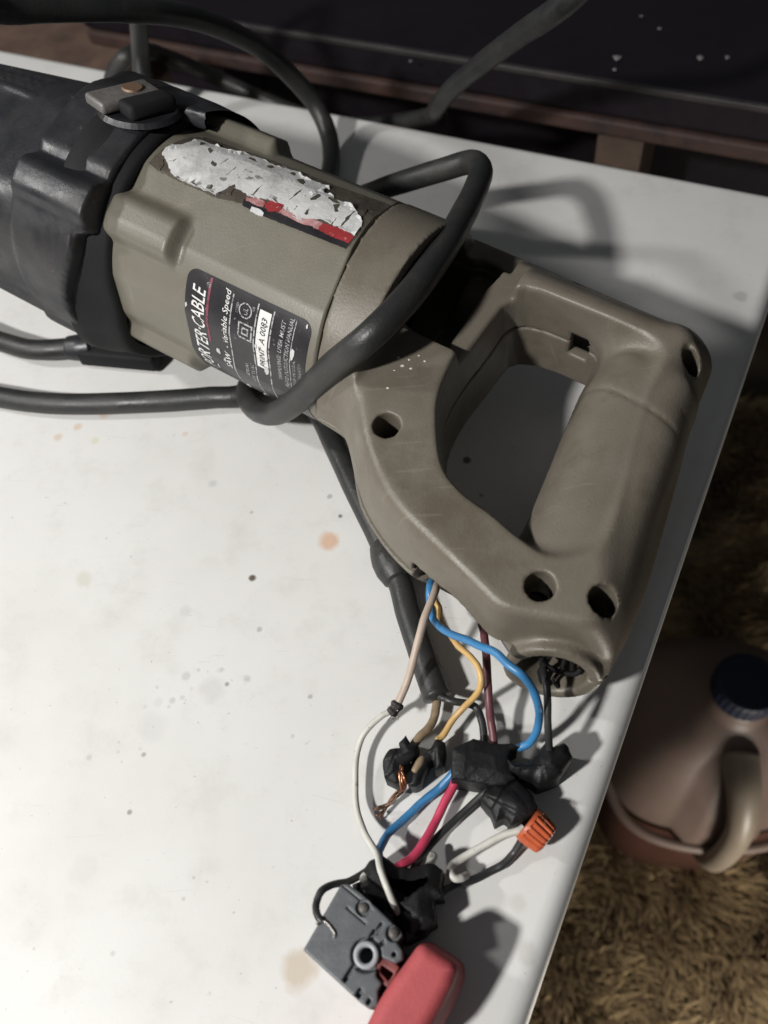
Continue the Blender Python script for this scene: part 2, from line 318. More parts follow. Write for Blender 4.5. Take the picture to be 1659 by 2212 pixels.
def spline(P, n=10):
    P = [np.asarray(p, float) for p in P]
    if len(P) < 3: return [P[0]+(P[1]-P[0])*t for t in np.linspace(0, 1, n+1)]
    out = []
    ext = [2*P[0]-P[1]]+P+[2*P[-1]-P[-2]]
    for i in range(1, len(ext)-2):
        p0, p1, p2, p3 = ext[i-1:i+3]
        d01, d12, d23 = [max(np.linalg.norm(b-a), 1e-6)**0.5 for a, b in ((p0, p1), (p1, p2), (p2, p3))]
        m1 = (p2-p1)+d12*((p1-p0)/d01-(p2-p0)/(d01+d12)); m2 = (p2-p1)+d12*((p3-p2)/d23-(p3-p1)/(d12+d23))
        for t in np.linspace(0, 1, n, endpoint=False):
            t2, t3 = t*t, t**3
            out.append((2*t3-3*t2+1)*p1+(t3-2*t2+t)*m1+(-2*t3+3*t2)*p2+(t3-t2)*m2)
    out.append(P[-1]); return out
def tube_arrays(P, r, n=12, seg=14, wob=0.0):
    C = np.array(spline(P, n)); m = len(C)
    rr = np.interp(np.linspace(0, 1, m), np.linspace(0, 1, len(r)), r) if hasattr(r, '__len__') else np.full(m, r)
    Tn = np.gradient(C, axis=0); Tn /= np.linalg.norm(Tn, axis=1)[:, None]+1e-12
    nrm = np.cross(Tn[0], [0.3, 0.2, 1.0]); nrm /= np.linalg.norm(nrm); V = []
    for i in range(m):
        nrm = nrm-Tn[i]*(nrm@Tn[i]); nrm /= np.linalg.norm(nrm)+1e-12; bn = np.cross(Tn[i], nrm)
        k = rr[i]*(1+wob*math.sin(i*0.9)+wob*0.7*math.sin(i*0.37+1))
        for j in range(seg):
            a = 2*math.pi*j/seg; V.append(C[i]+k*(math.cos(a)*nrm+math.sin(a)*bn))
    Q = [(i*seg+j, i*seg+(j+1) % seg, (i+1)*seg+(j+1) % seg, (i+1)*seg+j) for i in range(m-1) for j in range(seg)]
    c0, c1 = len(V), len(V)+1; V += [C[0]-Tn[0]*rr[0]*0.25, C[-1]+Tn[-1]*rr[-1]*0.25]
    Q += [(c0, (j+1) % seg, j, j) for j in range(0)]
    tri = [(c0, (j+1) % seg, j) for j in range(seg)]+[(c1, (m-1)*seg+j, (m-1)*seg+(j+1) % seg) for j in range(seg)]
    return V, Q, tri
def tubes(name, paths, seg=14, n=12, wob=0.0, smooth=True):
    V, Fs = [], []
    for (P, r) in paths:
        v, q, t = tube_arrays(P, r, n, seg, wob); o = len(V)
        V += list(v); Fs += [tuple(i+o for i in f) for f in q+t]
    me = bpy.data.meshes.new(name); me.from_pydata([tuple(float(c)*S for c in p) for p in V], [], Fs)
    if smooth: me.polygons.foreach_set('use_smooth', np.full(len(me.polygons), True))
    me.update(); return me
def obox(bm, c, ax, hs):
    """oriented box, ax = three unit rows"""
    v = []
    for i in (-1, 1):
        for j in (-1, 1):
            for k in (-1, 1):
                v.append(bm.verts.new(Vector((np.asarray(c)+i*hs[0]*ax[0]+j*hs[1]*ax[1]+k*hs[2]*ax[2])*S)))
    for f in ((0, 1, 3, 2), (4, 6, 7, 5), (0, 4, 5, 1), (2, 3, 7, 6), (0, 2, 6, 4), (1, 5, 7, 3)): bm.faces.new([v[i] for i in f])
def bevel(bm, wd, seg=2, ang=0.5):
    es = [e for e in bm.edges if len(e.link_faces) == 2 and e.calc_face_angle(0) > ang]
    bmesh.ops.bevel(bm, geom=es, offset=wd*S, segments=seg, affect='EDGES', profile=0.5)

# ------------------------------------------------------------------ setting: carpet, table, bench
FLOOR = -530.0
def ground():
    m = mat('brown_carpet_backing', (0.10, 0.075, 0.045), 0.9, var=(0.06, 0.042, 0.028), vscale=40, bump=0.6, bscale=200)
    me = mesh_np('carpet', [(-2500, -2500, FLOOR), (2500, -2500, FLOOR), (2500, 2500, FLOOR), (-2500, 2500, FLOOR)], [(0, 1, 2, 3)], False)
    put('carpet', me, m, kind='structure')
    # shag pile in the strip the table leaves in view
    N = 110000
    rs = np.random.RandomState(3)
    x = rs.uniform(0, 620, N); y = rs.uniform(-160, 620, N)
    clump = np.array([mnoise.noise(Vector((a*0.022, b*0.022, 0))) for a, b in zip(x, y)])
    clump2 = np.array([mnoise.noise(Vector((a*0.006+9, b*0.006, 3))) for a, b in zip(x, y)])
    ang = 5.4+clump2*2.2+clump*1.5+rs.normal(0, 0.45, N); L = rs.uniform(13, 25, N)*(1+0.35*clump); lean = rs.uniform(0.5, 1.0, N)
    wd = rs.uniform(0.9, 1.9, N)
    dx, dy = np.cos(ang), np.sin(ang); base = np.stack([x, y, np.full(N, FLOOR)], 1); side = np.stack([-dy, dx, np.zeros(N)], 1)
    mid = base+np.stack([dx*L*lean*0.35, dy*L*lean*0.35, L*0.62], 1); tip = base+np.stack([dx*L*lean*0.95, dy*L*lean*0.95, L*0.80], 1)
    V = np.empty((N, 5, 3)); V[:, 0] = base-side*wd[:, None]*.6; V[:, 1] = base+side*wd[:, None]*.6
    V[:, 2] = mid+side*wd[:, None]; V[:, 3] = mid-side*wd[:, None]; V[:, 4] = tip
    b = np.arange(N)[:, None]*5
    Fs = np.concatenate([b+np.array([[0, 1, 2]]), b+np.array([[0, 2, 3]]), b+np.array([[3, 2, 4]])])
    me = mesh_np('carpet_pile', V.reshape(-1, 3), Fs)
    ca = me.color_attributes.new('tint', 'FLOAT_COLOR', 'POINT')
    t = np.clip(0.5+0.5*clump+rs.normal(0, 0.22, N), 0, 1)[:, None]; t2 = rs.uniform(0, 1, (N, 1))
    c = (1-t)*np.array([0.135, 0.090, 0.052])+t*np.array([0.44, 0.325, 0.175]); c = c*(0.8+0.4*t2)
    full = np.ones((N, 5, 4)); full[:, :, :3] = c[:, None, :]
    ca.data.foreach_set('color', full.astype(np.float32).ravel())
    m2 = bpy.data.materials.new('shag_fibre'); m2.use_nodes = True; bb = m2.node_tree.nodes['Principled BSDF']; bb.inputs['Roughness'].default_value = 0.85
    vc = m2.node_tree.nodes.new('ShaderNodeVertexColor'); vc.layer_name = 'tint'; m2.node_tree.links.new(vc.outputs[0], bb.inputs['Base Color'])
    put('carpet_pile', me, m2, kind='stuff')
ground()

bl, br = at(0, 100), at(1640, 407); r1, r2 = at(1668, 650), at(1165, 2150)
def isect(p, q, a, b):
    A = np.array([[q[0]-p[0], -(b[0]-a[0])], [q[1]-p[1], -(b[1]-a[1])]]); s = np.linalg.solve(A, np.array([a[0]-p[0], a[1]-p[1]]))[0]
    return p+(q-p)*s
corner = isect(bl, br, r1, r2)
e1 = bl-br; e1 /= np.linalg.norm(e1)            # along the back edge, to the left
e2 = r2-r1; e2 /= np.linalg.norm(e2)            # along the right edge, towards the viewer
UPV = np.array([0, 0, 1.0])
def table():
    t = thing('table', 'white laminate table top marked with stains and scratches under the saw', 'table', corner+e1*500+e2*300+UPV*(FLOOR))
    bm = bmesh.new()
    P = [corner, corner+e1*1150, corner+e1*1150+e2*620, corner+e2*620]
    lo = [bm.verts.new(Vector((p-UPV*26)*S)) for p in P]; hi = [bm.verts.new(Vector(p*S)) for p in P]
    bm.faces.new(hi); bm.faces.new(lo[::-1])
    for i in range(4): bm.faces.new([lo[i], lo[(i+1) % 4], hi[(i+1) % 4], hi[i]])
    bmesh.ops.recalc_face_normals(bm, faces=bm.faces)
    bevel(bm, 7.0, 5)
    put('tabletop', bm_mesh('tabletop', bm), M['table'], t)
    for (a, b) in ((70, 60), (1080, 60), (70, 560), (1080, 560)):
        c = corner+e1*a+e2*b
        put('leg', tubes('leg', [([c+UPV*-25, c+UPV*-270, c+UPV*(FLOOR+1)], 13)], 16, 3), M['table_metal'], t)
table()

def ray_plane(px, py, p0, nn):
    d = RC @ np.array([(px-IW/2)/F_PX, -(py-IH/2)/F_PX, -1.0]); s = ((p0-CAM)@nn)/(d@nn); return CAM+s*d
def bench():
    back = -e2; D = 62.0
    p0 = corner+back*D
    zb = ray_plane(829, 201, p0, back)[2]; zr = ray_plane(829, 168, p0, back)[2]; zt = ray_plane(829, 95, p0, back)[2]
    left = ray_plane(205, 95, p0, back); s_left = (left-corner)@e1
    t = thing('wooden_bench', 'dark wooden bench with a worn reddish lower edge behind the white table', 'bench', corner+e1*(s_left/2)+back*200+UPV*FLOOR)
    ax = np.array([e1, back, UPV]); s0, s1 = -900.0, s_left
    def slab(name, a0, a1, d0, d1, z0, z1, m, bev=0.0, seg=2):
        bm = bmesh.new(); c = corner+e1*(a0+a1)/2+back*(d0+d1)/2+UPV*((z0+z1)/2)
        obox(bm, c, ax, ((a1-a0)/2, (d1-d0)/2, (z1-z0)/2))
        bmesh.ops.recalc_face_normals(bm, faces=bm.faces)
        if bev: bevel(bm, bev, seg)
        return put(name, bm_mesh(name, bm, smooth=False), m, t)
    slab('top_board', s0, s1, D, D+520, zr+0.5, zt, M['bench'], 3.0, 3)
    slab('pale_edge', s0, s1-4, D-0.8, D+3, zt-3.4, zt+0.5, M['bench_line'], 1.0)  # paler strip along the top front edge
    slab('lower_trim', s0, s1-2, D-1.5, D+25, zb, zr, M['bench_red'], 2.0)
    slab('apron', s0+30, s1-40, D+70, D+90, zb-120, zb-0.3, M['bench'])
    # legs: one shows in the gap
    ql = ray_plane(1283, 320, p0, back); qr = ray_plane(1386, 320, p0, back)
    a0, a1 = (qr-corner)@e1, (ql-corner)@e1
    slab('leg', a0, a1, D+2, D+40, FLOOR, zb-0.3, M['bench_leg'], 1.5)
    slab('leg', s1-90, s1-40, D+24, D+64, FLOOR, zb-0.3, M['bench'], 1.5)
    slab('leg', s0+40, s0+90, D+24, D+64, FLOOR, zb-0.3, M['bench'], 1.5)
    slab('leg', s1-90, s1-40, D+440, D+490, FLOOR, zb-0.3, M['bench'], 1.5)
    # crumbs lying on the bench top
    for (px, py, r, lab) in ((1332, 125, 2.4, 'largest pale crumb on the dark bench top, the upper one of a close pair'), (1328, 150, 1.3, 'small pale crumb just under the largest crumb on the dark bench top'), (1512, 125, 2.0, 'pale crumb at the right of the bench top, left one of a pair'), (1570, 124, 1.5, 'pale crumb at the right of the bench top, right one of a pair'), (1385, 35, 1.2, 'small pale crumb farthest back on the dark bench top'), (1425, 62, 1.5, 'pale crumb near the back of the bench top, just below the farthest small crumb'), (888, 132, 1.2, 'pale speck on the front edge of the dark bench, left of the cord')):
        d = at(px, py, zt+0.6); bm = bmesh.new(); bmesh.ops.create_icosphere(bm, subdivisions=1, radius=r*S)
        for v in bm.verts:
            v.co = Vector((v.co.x*random.uniform(.6, 1.4), v.co.y*random.uniform(.6, 1.5), v.co.z*0.4))+Vector(d*S)
        put('crumb', bm_mesh('crumb', bm, False), M['fleck'], None, lab, 'crumb', group='crumbs on the dark bench')
    bt = thing('wooden_box', 'brown wooden box on the floor behind the table, left of the dark bench', 'box', corner+e1*(s_left+170)+back*(D+150)+UPV*FLOOR)
    zb2 = -70.0
    for nm, a0, a1, d0, d1, z0, z1 in (('side_board', s_left+12, s_left+330, D-18, D, FLOOR, zb2), ('side_board', s_left+12, s_left+330, D+250, D+268, FLOOR, zb2), ('end_board', s_left+12, s_left+30, D+0.3, D+249.7, FLOOR, zb2-0.4), ('end_board', s_left+312, s_left+330, D+0.3, D+249.7, FLOOR, zb2-0.4), ('lid', s_left+6, s_left+336, D-24, D+274, zb2+0.3, zb2+16)):
        bm = bmesh.new(); obox(bm, corner+e1*(a0+a1)/2+back*(d0+d1)/2+UPV*((z0+z1)/2), ax, ((a1-a0)/2, (d1-d0)/2, (z1-z0)/2))
        bmesh.ops.recalc_face_normals(bm, faces=bm.faces); bevel(bm, 1.5, 2)
        put(nm, bm_mesh(nm, bm, False), M['box_wood'], bt)
    return zt
BENCH_Z = bench()

# ------------------------------------------------------------------ saw
def saw():
    t = thing('reciprocating_saw', 'taupe and black corded reciprocating saw lying on its side, handle open and wires pulled out', 'power saw', sw((60, 20, -22))*np.array([1, 1, 0]))
    # ---- motor housing: barrel swept round the axis
    NU, NA = 110, 240
    us = np.linspace(-59.0, 25.0, NU); an = np.radians(np.linspace(0, 360, NA, endpoint=False))
    def rad(u, a):
        r = 40.0
        for c, dd in ((20, 38.7), (75, 39.2), (-30, 39.2), (128, 39.0), (-85, 39.0)):
            d = math.cos(a-math.radians(c))
            if d > 0.2: r = min(r, dd/d)
        for (c, u1, hw, hh) in ((33, -30.5, 9.5, 4.6), (-47, -26, 8.0, 4.5), (108, -27, 8.5, 4.0), (215, -27, 8, 4)):
            da = (math.degrees(a)-c+180) % 360-180; x = da*40*math.pi/180
            if abs(x) < hw*1.4 and u < u1+2:
                p = 1-smooth(hw*0.45, hw*1.05, abs(x)); q = 1-smooth(u1-2.5, u1+1.2, u); r += hh*p*q
        if u < -57: r -= 0.5*(u+57)**2*0.3
        return r
    V = [cylp0(u+skew(a, u), a, rad(u, a)) for u in us for a in an]
    Q = [(i*NA+j, i*NA+(j+1) % NA, (i+1)*NA+(j+1) % NA, (i+1)*NA+j) for i in range(NU-1) for j in range(NA)]
    V = np.array(V); c0 = sw((-59, 0, 0)); ri = len(V)
    V = np.concatenate([V, [sw((-59, 36*math.sin(a), 36*math.cos(a))) for a in an], [sw((25+skew(a, 25), 36*math.sin(a), 36*math.cos(a))) for a in an]])
    Q += [(ri+j, ri+(j+1) % NA, (j+1) % NA, j) for j in range(NA)]
    Q += [((NU-1)*NA+j, (NU-1)*NA+(j+1) % NA, ri+NA+(j+1) % NA, ri+NA+j) for j in range(NA)]
    housing = put('motor_housing', mesh_np('motor_housing', V, Q), M['barrel'], t)
    rr = lambda u, ang: rad(u, math.radians(ang))
    def patch(name, poly, m, lift, parent=housing, jit=0.0, step=1.3, curl=0.0):
        """a thin sticker layer wrapped on the barrel: poly in (u, angle deg)"""
        P = [(u, a*0.70) for u, a in poly]; xs = [p[0] for p in P]; ys = [p[1] for p in P]
        bm = bmesh.new(); dense = []
        for i in range(len(P)):
            a, b = np.array(P[i]), np.array(P[(i+1) % len(P)]); k = max(1, int(np.linalg.norm(b-a)/0.9))
            for q in range(k):
                p = a+(b-a)*q/k
                if jit: p = p+np.random.normal(0, jit, 2)
                dense.append(p)
        vs = [bm.verts.new((p[0], p[1], 0)) for p in dense]
        f = bm.faces.new(vs); bmesh.ops.triangulate(bm, faces=[f])
        for k in range(2):
            le = [e for e in bm.edges if e.calc_length() > step*1.8]
            for _ in range(1):
                if le: bmesh.ops.subdivide_edges(bm, edges=le, cuts=2); bmesh.ops.triangulate(bm, faces=bm.faces)
        for k in range(4):
            le = [e for e in bm.edges if e.calc_length() > step*1.8]
            if not le: break
            bmesh.ops.subdivide_edges(bm, edges=le, cuts=1); bmesh.ops.triangulate(bm, faces=bm.faces)
        rimco = {(round(v.co.x, 5), round(v.co.y, 5)) for v in bm.verts if v.is_boundary} if curl else set()
        ext = bmesh.ops.extrude_face_region(bm, geom=list(bm.faces)); top = {v for v in ext['geom'] if isinstance(v, bmesh.types.BMVert)}
        for v in bm.verts:
            u, ang = v.co.x, v.co.y/0.70
            r = rr(u, ang)+(lift if v in top else -0.25)
            if curl and v in top and (round(v.co.x, 5), round(v.co.y, 5)) in rimco: r += curl*max(0.0, mnoise.noise(Vector((u*0.35, ang*0.25, 4.0)))*1.6)
            v.co = Vector(cylp(u, ang, r)*S)
        return put(name, bm_mesh(name, bm, smooth=False), m, parent)
    # torn sticker on the upper face
    res = [(-50, -27), (-30, -31), (-16, -33), (0, -33), (14, -35), (22.5, -36.5), (23.8, -22), (24.3, -8), (24, 3.5), (12, 4.5), (-2, 5), (-16, 4.6), (-26, 7.2), (-40, 7.2), (-50, 6.5), (-55.5, 5), (-55, -4), (-53.5, -13)]
    st = patch('torn_sticker', res, M['residue'], 0.10, t, 0.12)
    paper = [(-54.1, -3.1), (-53.2, -9.2), (-50.6, -12.3), (-49.5, -18.0), (-48.7, -22.3), (-42.9, -22.6), (-38.5, -23.8), (-35.7, -24.0), (-31.5, -27.3), (-26.4, -28.6), (-20.5, -27.8), (-16.0, -28.9), (-11.6, -31.2), (-8, -25), (-4.9, -27.5), (1.0, -29.3), (2.9, -26.8), (0.3, -17.0), (-0.7, -12.2), (0.5, -11.1), (2.8, -19.9), (6.3, -22.3), (8.5, -19.1), (14.5, -18.8), (18.3, -16.2), (22.8, -10.4), (23.8, -2.9), (16.7, -3.1), (10.0, -3.7), (5.1, 1.0), (0.1, 0.2), (-3.9, -2.5), (-8.5, -2.5), (-15.4, 0.1), (-19.6, -1.5), (-24.0, -0.6), (-26.2, 6.2), (-32.6, 6.1), (-41.1, 6.3), (-46.0, 5.2), (-50.1, 0.2)]
    patch('paper_layer', paper, M['paper'], 0.28, st, 0.22, curl=1.1)
    patch('black_band', [(-16.8, 2.2), (-9.6, 2.6), (1.7, 2.0), (12.3, 1.2), (23.6, 1.3), (23.6, 4.8), (12.7, 5.3), (-7.1, 6.2), (-16, 5.6)], M['label_black'], 0.2, st, 0.05)
    patch('red_strip', [(12.2, -2.2), (17.2, -3.3), (23.6, -2.3), (23.6, 1.9), (16.0, 2.4), (11.8, 1.7)], M['red_print'], 0.36, st, 0.1)
    patch('red_strip', [(-9.3, 1.0), (-8.3, -2.1), (-3.6, -3.3), (-3.4, 1.6), (-6.8, 3.4)], M['red_print'], 0.36, st, 0.1)
    patch('pink_tear', [(-16.5, 1.2), (-12, -0.8), (-9.5, -0.6), (-9, 2.4), (-12.5, 2.9), (-16, 2.6)], M['pink_torn'], 0.33, st, 0.2)
    patch('pink_tear', [(-3.4, -2), (-0.6, -0.6), (3.4, 0.6), (8, -1.6), (12, -2), (11.6, 1.4), (4.5, 2.4), (0, 1.8), (-3.4, 1.4)], M['pink_torn'], 0.33, st, 0.2)
    patch('white_scrap', [(-12.6, 4.6), (-10, 3.9), (-7.6, 5.0), (-7.4, 6.4), (-10, 6.9), (-12.4, 6.3)], M['paper'], 0.38, st, 0.1)
    for (u, a, du, da, sk) in ((-41, -17, 2.6, 1.6, .8), (-35.5, -9, 2.6, 1.5, .5), (-33, -13, .5, 3.2, 0), (-23, 0.5, 3.2, 3.2, .4), (-51, 3.5, 2.2, 3.5, .5), (-12, -26.5, 3.0, 2.2, .4), (-3, -11, .45, 5.5, -.6), (9, -17.5, 4.6, 1.3, .3), (17.5, -10, .9, 4.5, 1.0), (20, -18, 2.5, 3.5, 1.0), (-28, -9, .25, 3.6, .3), (-15, -5, .25, 3.4, -.5), (0.5, -4, .5, 2.4, 0), (-6, -22, 3.2, 2.6, .6), (3, -14, 2.2, 3.2, -.5), (12, -13, 2.8, 2.2, .8), (-46, -19, 2.4, 1.8, .4), (-27, -24, 3.6, 1.6, .3), (-20, -24, 2.4, 2.0, .4), (14.5, -5, .4, 3.2, .9), (-30, 3.5, 1.8, 2.2, .2), (5, -4, 1.4, 1.6, .4)):
        pl = [(u+du*math.cos(x)*random.uniform(.45, 1.2)*.6, a+da*(math.sin(x)+sk*math.cos(x))*random.uniform(.5, 1.15)) for x in np.linspace(0, 6.28, 9)[:-1]]
        patch('tear', pl, M['residue'], 0.34, st, 0.18)
    # rating plate with its print
    def rrect(u0, u1, a0, a1, r):
        out = []; ra = r/0.7
        for cx, cy, s in ((u1-r, a1-ra, 0), (u0+r, a1-ra, 90), (u0+r, a0+ra, 180), (u1-r, a0+ra, 270)):
            for q in range(0, 91, 15): x = math.radians(s+q); out.append((cx+r*math.cos(x), cy+ra*math.sin(x)))
        return out
    plate = patch('rating_plate', rrect(-24.6, 24.8, 40.5, 112, 4.0), M['label_black'], 0.18, t)
    def bar(u0, u1, a0, a1, m, lift=0.26, nm='printed_bar'): patch(nm, [(u0, a0), (u1, a0), (u1, a1), (u0, a1)], m, lift, plate, 0.0, 1.6)
    bar(-15.5, -14.6, 41.5, 76, M['print_maroon']); bar(-5.9, -5.4, 44, 108, M['print_grey']); bar(4.0, 4.5, 43, 106, M['print_grey'])
    bar(10.2, 10.7, 43.2, 106, M['print_grey']); bar(18.7, 19.0, 42, 100, M['print_grey'])
    bar(5.1, 9.7, 45, 76.5, M['print_white'], 0.24, 'white_strip')
    def ring(cu, ca, r0, r1, m, n=28, sq=False):
        vs = []; fs = []
        for i in range(n):
            x = 2*math.pi*i/n; c, s = math.cos(x), math.sin(x)
            if sq: k = 1/max(abs(c), abs(s)); c, s = c*k, s*k
            for r in (r0, r1):
                u, ang = cu+r*c, ca+math.degrees(r*s/40); vs.append(cylp(u, ang, rr(u, ang)+0.27))
        fs = [(2*i, 2*i+1, (2*i+3) % (2*n), (2*i+2) % (2*n)) for i in range(n)]
        put('printed_mark', mesh_np('mark', vs, fs), m, plate)
    ring(-0.2, 49, 2.15, 2.6, M['print_grey']); ring(0.6, 59, 2.3, 2.9, M['print_grey'], 32, True); ring(0.6, 59, 0.75, 1.35, M['print_grey'], 32, True)
    def text(body, u, a_start, size, m, shear=0.0, off=0.0, sx=1.0, lift=0.28, length=None):
        cu = bpy.data.curves.new('txt', 'FONT'); cu.body = body; cu.size = size; cu.shear = shear; cu.offset = off; cu.resolution_u = 2
        ob = bpy.data.objects.new('txt', cu); COL.objects.link(ob)
        me = bpy.data.meshes.new_from_object(ob); bpy.data.objects.remove(ob)
        bm = bmesh.new(); bm.from_mesh(me); bpy.data.meshes.remove(me)
        xs = [v.co.x for v in bm.verts]; wd = max(xs) if xs else 1
        k = (length/wd) if length else sx
        for v in bm.verts:
            ang = a_start-math.degrees(v.co.x*k/40); uu = u-v.co.y
            v.co = Vector(cylp(uu, ang, rr(uu, ang)+lift)*S)
        put('lettering', bm_mesh('lettering', bm, False, False), m, plate)
    text('PORTER·CABLE', -16.4, 99, 7.7, M['print_white'], 0.25, 0.055, length=36)
    text('®', -14.9, 46.5, 2.4, M['print_grey'])
    text('SAW', -6.8, 88.5, 3.4, M['print_white'], 0.2, 0.03, length=7.6)
    text('- Variable Speed', -6.8, 75, 3.2, M['print_white'], 0.2, 0.015, length=22.5)
    text('UL', 0.8, 51, 2.6, M['print_grey'], length=2.4)
    text('LISTED', -3.0, 51.5, 1.3, M['print_grey'], length=3.4); text('US', 3.2, 47.5, 1.3, M['print_grey'])
    text('SERIAL', 1.0, 88, 2.0, M['print_grey'], length=7); text('VOLTS AC', 3.4, 90, 2.0, M['print_grey'], length=9)
    text('PRINT  A 0083', 8.6, 75.5, 3.1, M['print_dark'], 0.15, 0.01, lift=0.34, length=19)
    text('WARNING: USER MUST', 15.4, 78, 2.3, M['print_grey'], 0.12, 0.01, length=23)
    text('READ INSTRUCTION MANUAL', 18.1, 81, 2.3, M['print_grey'], 0.12, 0.01, length=27)
    text('MADE IN U.S.A.', 21.0, 80, 1.7, M['print_grey'], length=13); text('DOUBLE INSULATED', 23.2, 82, 1.6, M['print_grey'], length=14)
    for (u, a, r) in ((-24.0, 59.5, 0.8), (5.2, 63.8, 0.7), (22.9, 43, 0.6), (19.6, 59, 1.4), (-12, 80, 1.2), (-9.5, 84, .8), (-14.5, 94, .8), (-4, 104, 1.2), (9, 76.5, 1.5), (2, 108, 1.0)):
        pl = [(u+r*math.cos(x)*random.uniform(.5, 1.1)*.8, a+r/0.7*math.sin(x)*random.uniform(.6, 1.2)*1.4) for x in np.linspace(0, 6.28, 8)[:-1]]
        patch('scuff', pl, M['paper'], 0.4, plate, 0.06)

    # ---- handle: clam-shell halves, modelled as a solid in (u,v,w)
    h = 0.8
    (u, v, w), o = grid((18, -56, -43), (158, 98, 43), h)
    O0 = chaikin([(22, 41), (32, 41.5), (40, 42), (45, 46), (54, 55.5), (63, 63.5), (77, 70.5), (93, 74), (104, 75.5), (122, 83), (136, 80), (150, 75.5), (150.5, 67), (149.5, 55), (149, 44), (145.5, 25), (141.5, 7), (137.5, -8), (136.5, -26), (135, -37), (128, -43), (118, -43.5), (58, -46), (22, -47)], 2)
    O1 = chaikin([(28, 20), (37, 26), (47, 38), (55, 48), (66, 57.5), (76, 63.5), (94, 68.5), (112, 74), (124, 77), (136, 73), (140.5, 66), (139, 56), (133, 44), (125, 24), (121, 6), (119, -8), (124, -20), (126, -28), (122, -31), (116, -28.5), (58, -27), (28, -24)], 2)
    hole_hi = chaikin([(67.5, -22.5), (66, -4), (65.5, 12), (68.2, 26), (74, 36), (79, 43), (84, 47.5), (92, 50.5), (101, 51.5), (110, 54), (122, 56), (133, 46), (133, 25), (128, 5), (124, -12), (119, -23.5), (100, -23)], 2)
    hole_mid = chaikin([(69.5, -23), (69, -4), (67.5, 12), (69, 26), (75, 36), (80, 43), (85, 47.5), (93, 50.5), (102, 52), (110, 54.5), (112.5, 49), (110, 36), (106.5, 21), (104, 6), (102.5, -4), (101.5, -15), (101, -24)], 2)
    hole_lo = chaikin([(71.5, -23.5), (70, -4), (68.5, 12), (70, 26), (76, 36), (81, 43), (86, 47.5), (93, 50.5), (102, 52), (110, 54), (122, 56), (133, 46), (133, 25), (128, 5), (124, -12), (119, -23.5)], 2)
    u2, v2 = u[:, :, 0], v[:, :, 0]
    d0, d1 = polysd(u2, v2, O0)[:, :, None], polysd(u2, v2, O1)[:, :, None]
    hh, hm, hl = [polysd(u2, v2, p)[:, :, None] for p in (hole_hi, hole_mid, hole_lo)]
    TT = 22.0
    k = np.clip(np.abs(w)/TT, 0, 1.3); k2 = k**1.4
    out = (1-k2)*d0+k2*d1
    hole = np.where(w > 0, (1-k)*hm+k*hh, (1-k)*hm+k*hl)
    # grip: elliptical bulge along a bent centre line
    cl = [(129, 58, 20.0), (127, 40, 18.6), (124.6, 22, 18.5), (122.4, 6, 18.4), (120.6, -6, 17.8), (120.5, -20, 16.5)]
    gd = np.full((u2.shape[0], v2.shape[1]), 1e9); gr = np.full_like(gd, 19.0)
    uu, vv = np.broadcast_arrays(u2, v2)
    for (a, b) in zip(cl[:-1], cl[1:]):
        ex, ey = b[0]-a[0], b[1]-a[1]; tt = np.clip(((uu-a[0])*ex+(vv-a[1])*ey)/(ex*ex+ey*ey), 0, 1)
        dd = np.hypot(uu-a[0]-tt*ex, vv-a[1]-tt*ey); mk = dd < gd; gd = np.where(mk, dd, gd); gr = np.where(mk, a[2]+tt*(b[2]-a[2]), gr)
    wr = 22.5
    grip = (np.sqrt((gd[:, :, None]/gr[:, :, None])**2+(w/wr)**2+1e-9)-1)*19.0
    grip = smax(smax(grip, -(v+19), 5.0), w-20.6, 5.0)
    frame = smax(smax(out, np.abs(w)-TT, 3.5), -hole, 1.6)
    # front cross-bar sits lower than the arms; the strip over the vent is lower too
    lowbar = np.maximum(np.maximum(u-69.5, 42-u), np.maximum(v-9, -52-v))
    frame = smax(frame, -np.maximum(lowbar, 15.5-w), 1.5)
    frame = smax(frame, -np.maximum(np.maximum(u-64, 42-u), np.maximum(np.maximum(v+29, -60-v), 5-w)), 1.2)
    # wide palm plateau between bar and grip
    F = smin(frame, grip, 3.0)
    # collar that meets the motor housing
    an_ = np.degrees(np.arctan2(v, w)); rho = np.sqrt(v*v+w*w)
    seam = 26.1+3.4*(v/40.0)
    collar = np.maximum(np.maximum(rho-40.3, seam-u), u-43)
    F = np.maximum(smin(F, collar, 5.0), seam-u)
    F = smax(F, -np.maximum(np.maximum(np.maximum(rho-35.5, u-60), -17+13*smoothnp(-14, -30, v)*smoothnp(42, 46, u)-w), np.maximum(seam+2-u, v-3-0.10*(u-25))), 1.0)
    vent = polysd(u2, v2, chaikin([(43.5, -37), (58, -37), (62, -28), (58.5, -16), (53, -1), (46, 1), (43.5, 1)], 2))[:, :, None]
    F = smax(F, -np.maximum(vent, -19+14*smoothnp(-14, -30, v)-w), 1.0)
    # cord-entry ring on the slanted end of the grip
    rn = np.array([0.33, 0.90, 0.29]); rn /= np.linalg.norm(rn)
    al = (u-136.5)*rn[0]+(v-79.7)*rn[1]+w*rn[2]
    rg = np.sqrt(np.maximum((u-136.5)**2+(v-79.7)**2+w**2-al*al, 0))
    ringo = smax(np.maximum(rg-13.9, -26-al), al, 1.2)
    F = smax(F, al+4.2*smoothnp(-1, 6, w), 2.5)
    F = smin(F, ringo, 1.6)
    F = smax(F, al, 1.0)
    F = smax(F, -np.maximum(rg-9.4-0.12*np.maximum(al+6, 0), -24-al), 1.2)
    # hollow inside the lower arm, wire slot between the halves
    lo_edge = polysd(u2, v2, [(89, 69), (97, 68), (106, 70.5), (116, 72.5), (122, 76), (124, 100), (84, 100), (86, 74)])[:, :, None]
    F_lo = smax(F, -np.maximum(lo_edge, w-3.5), 1.0)
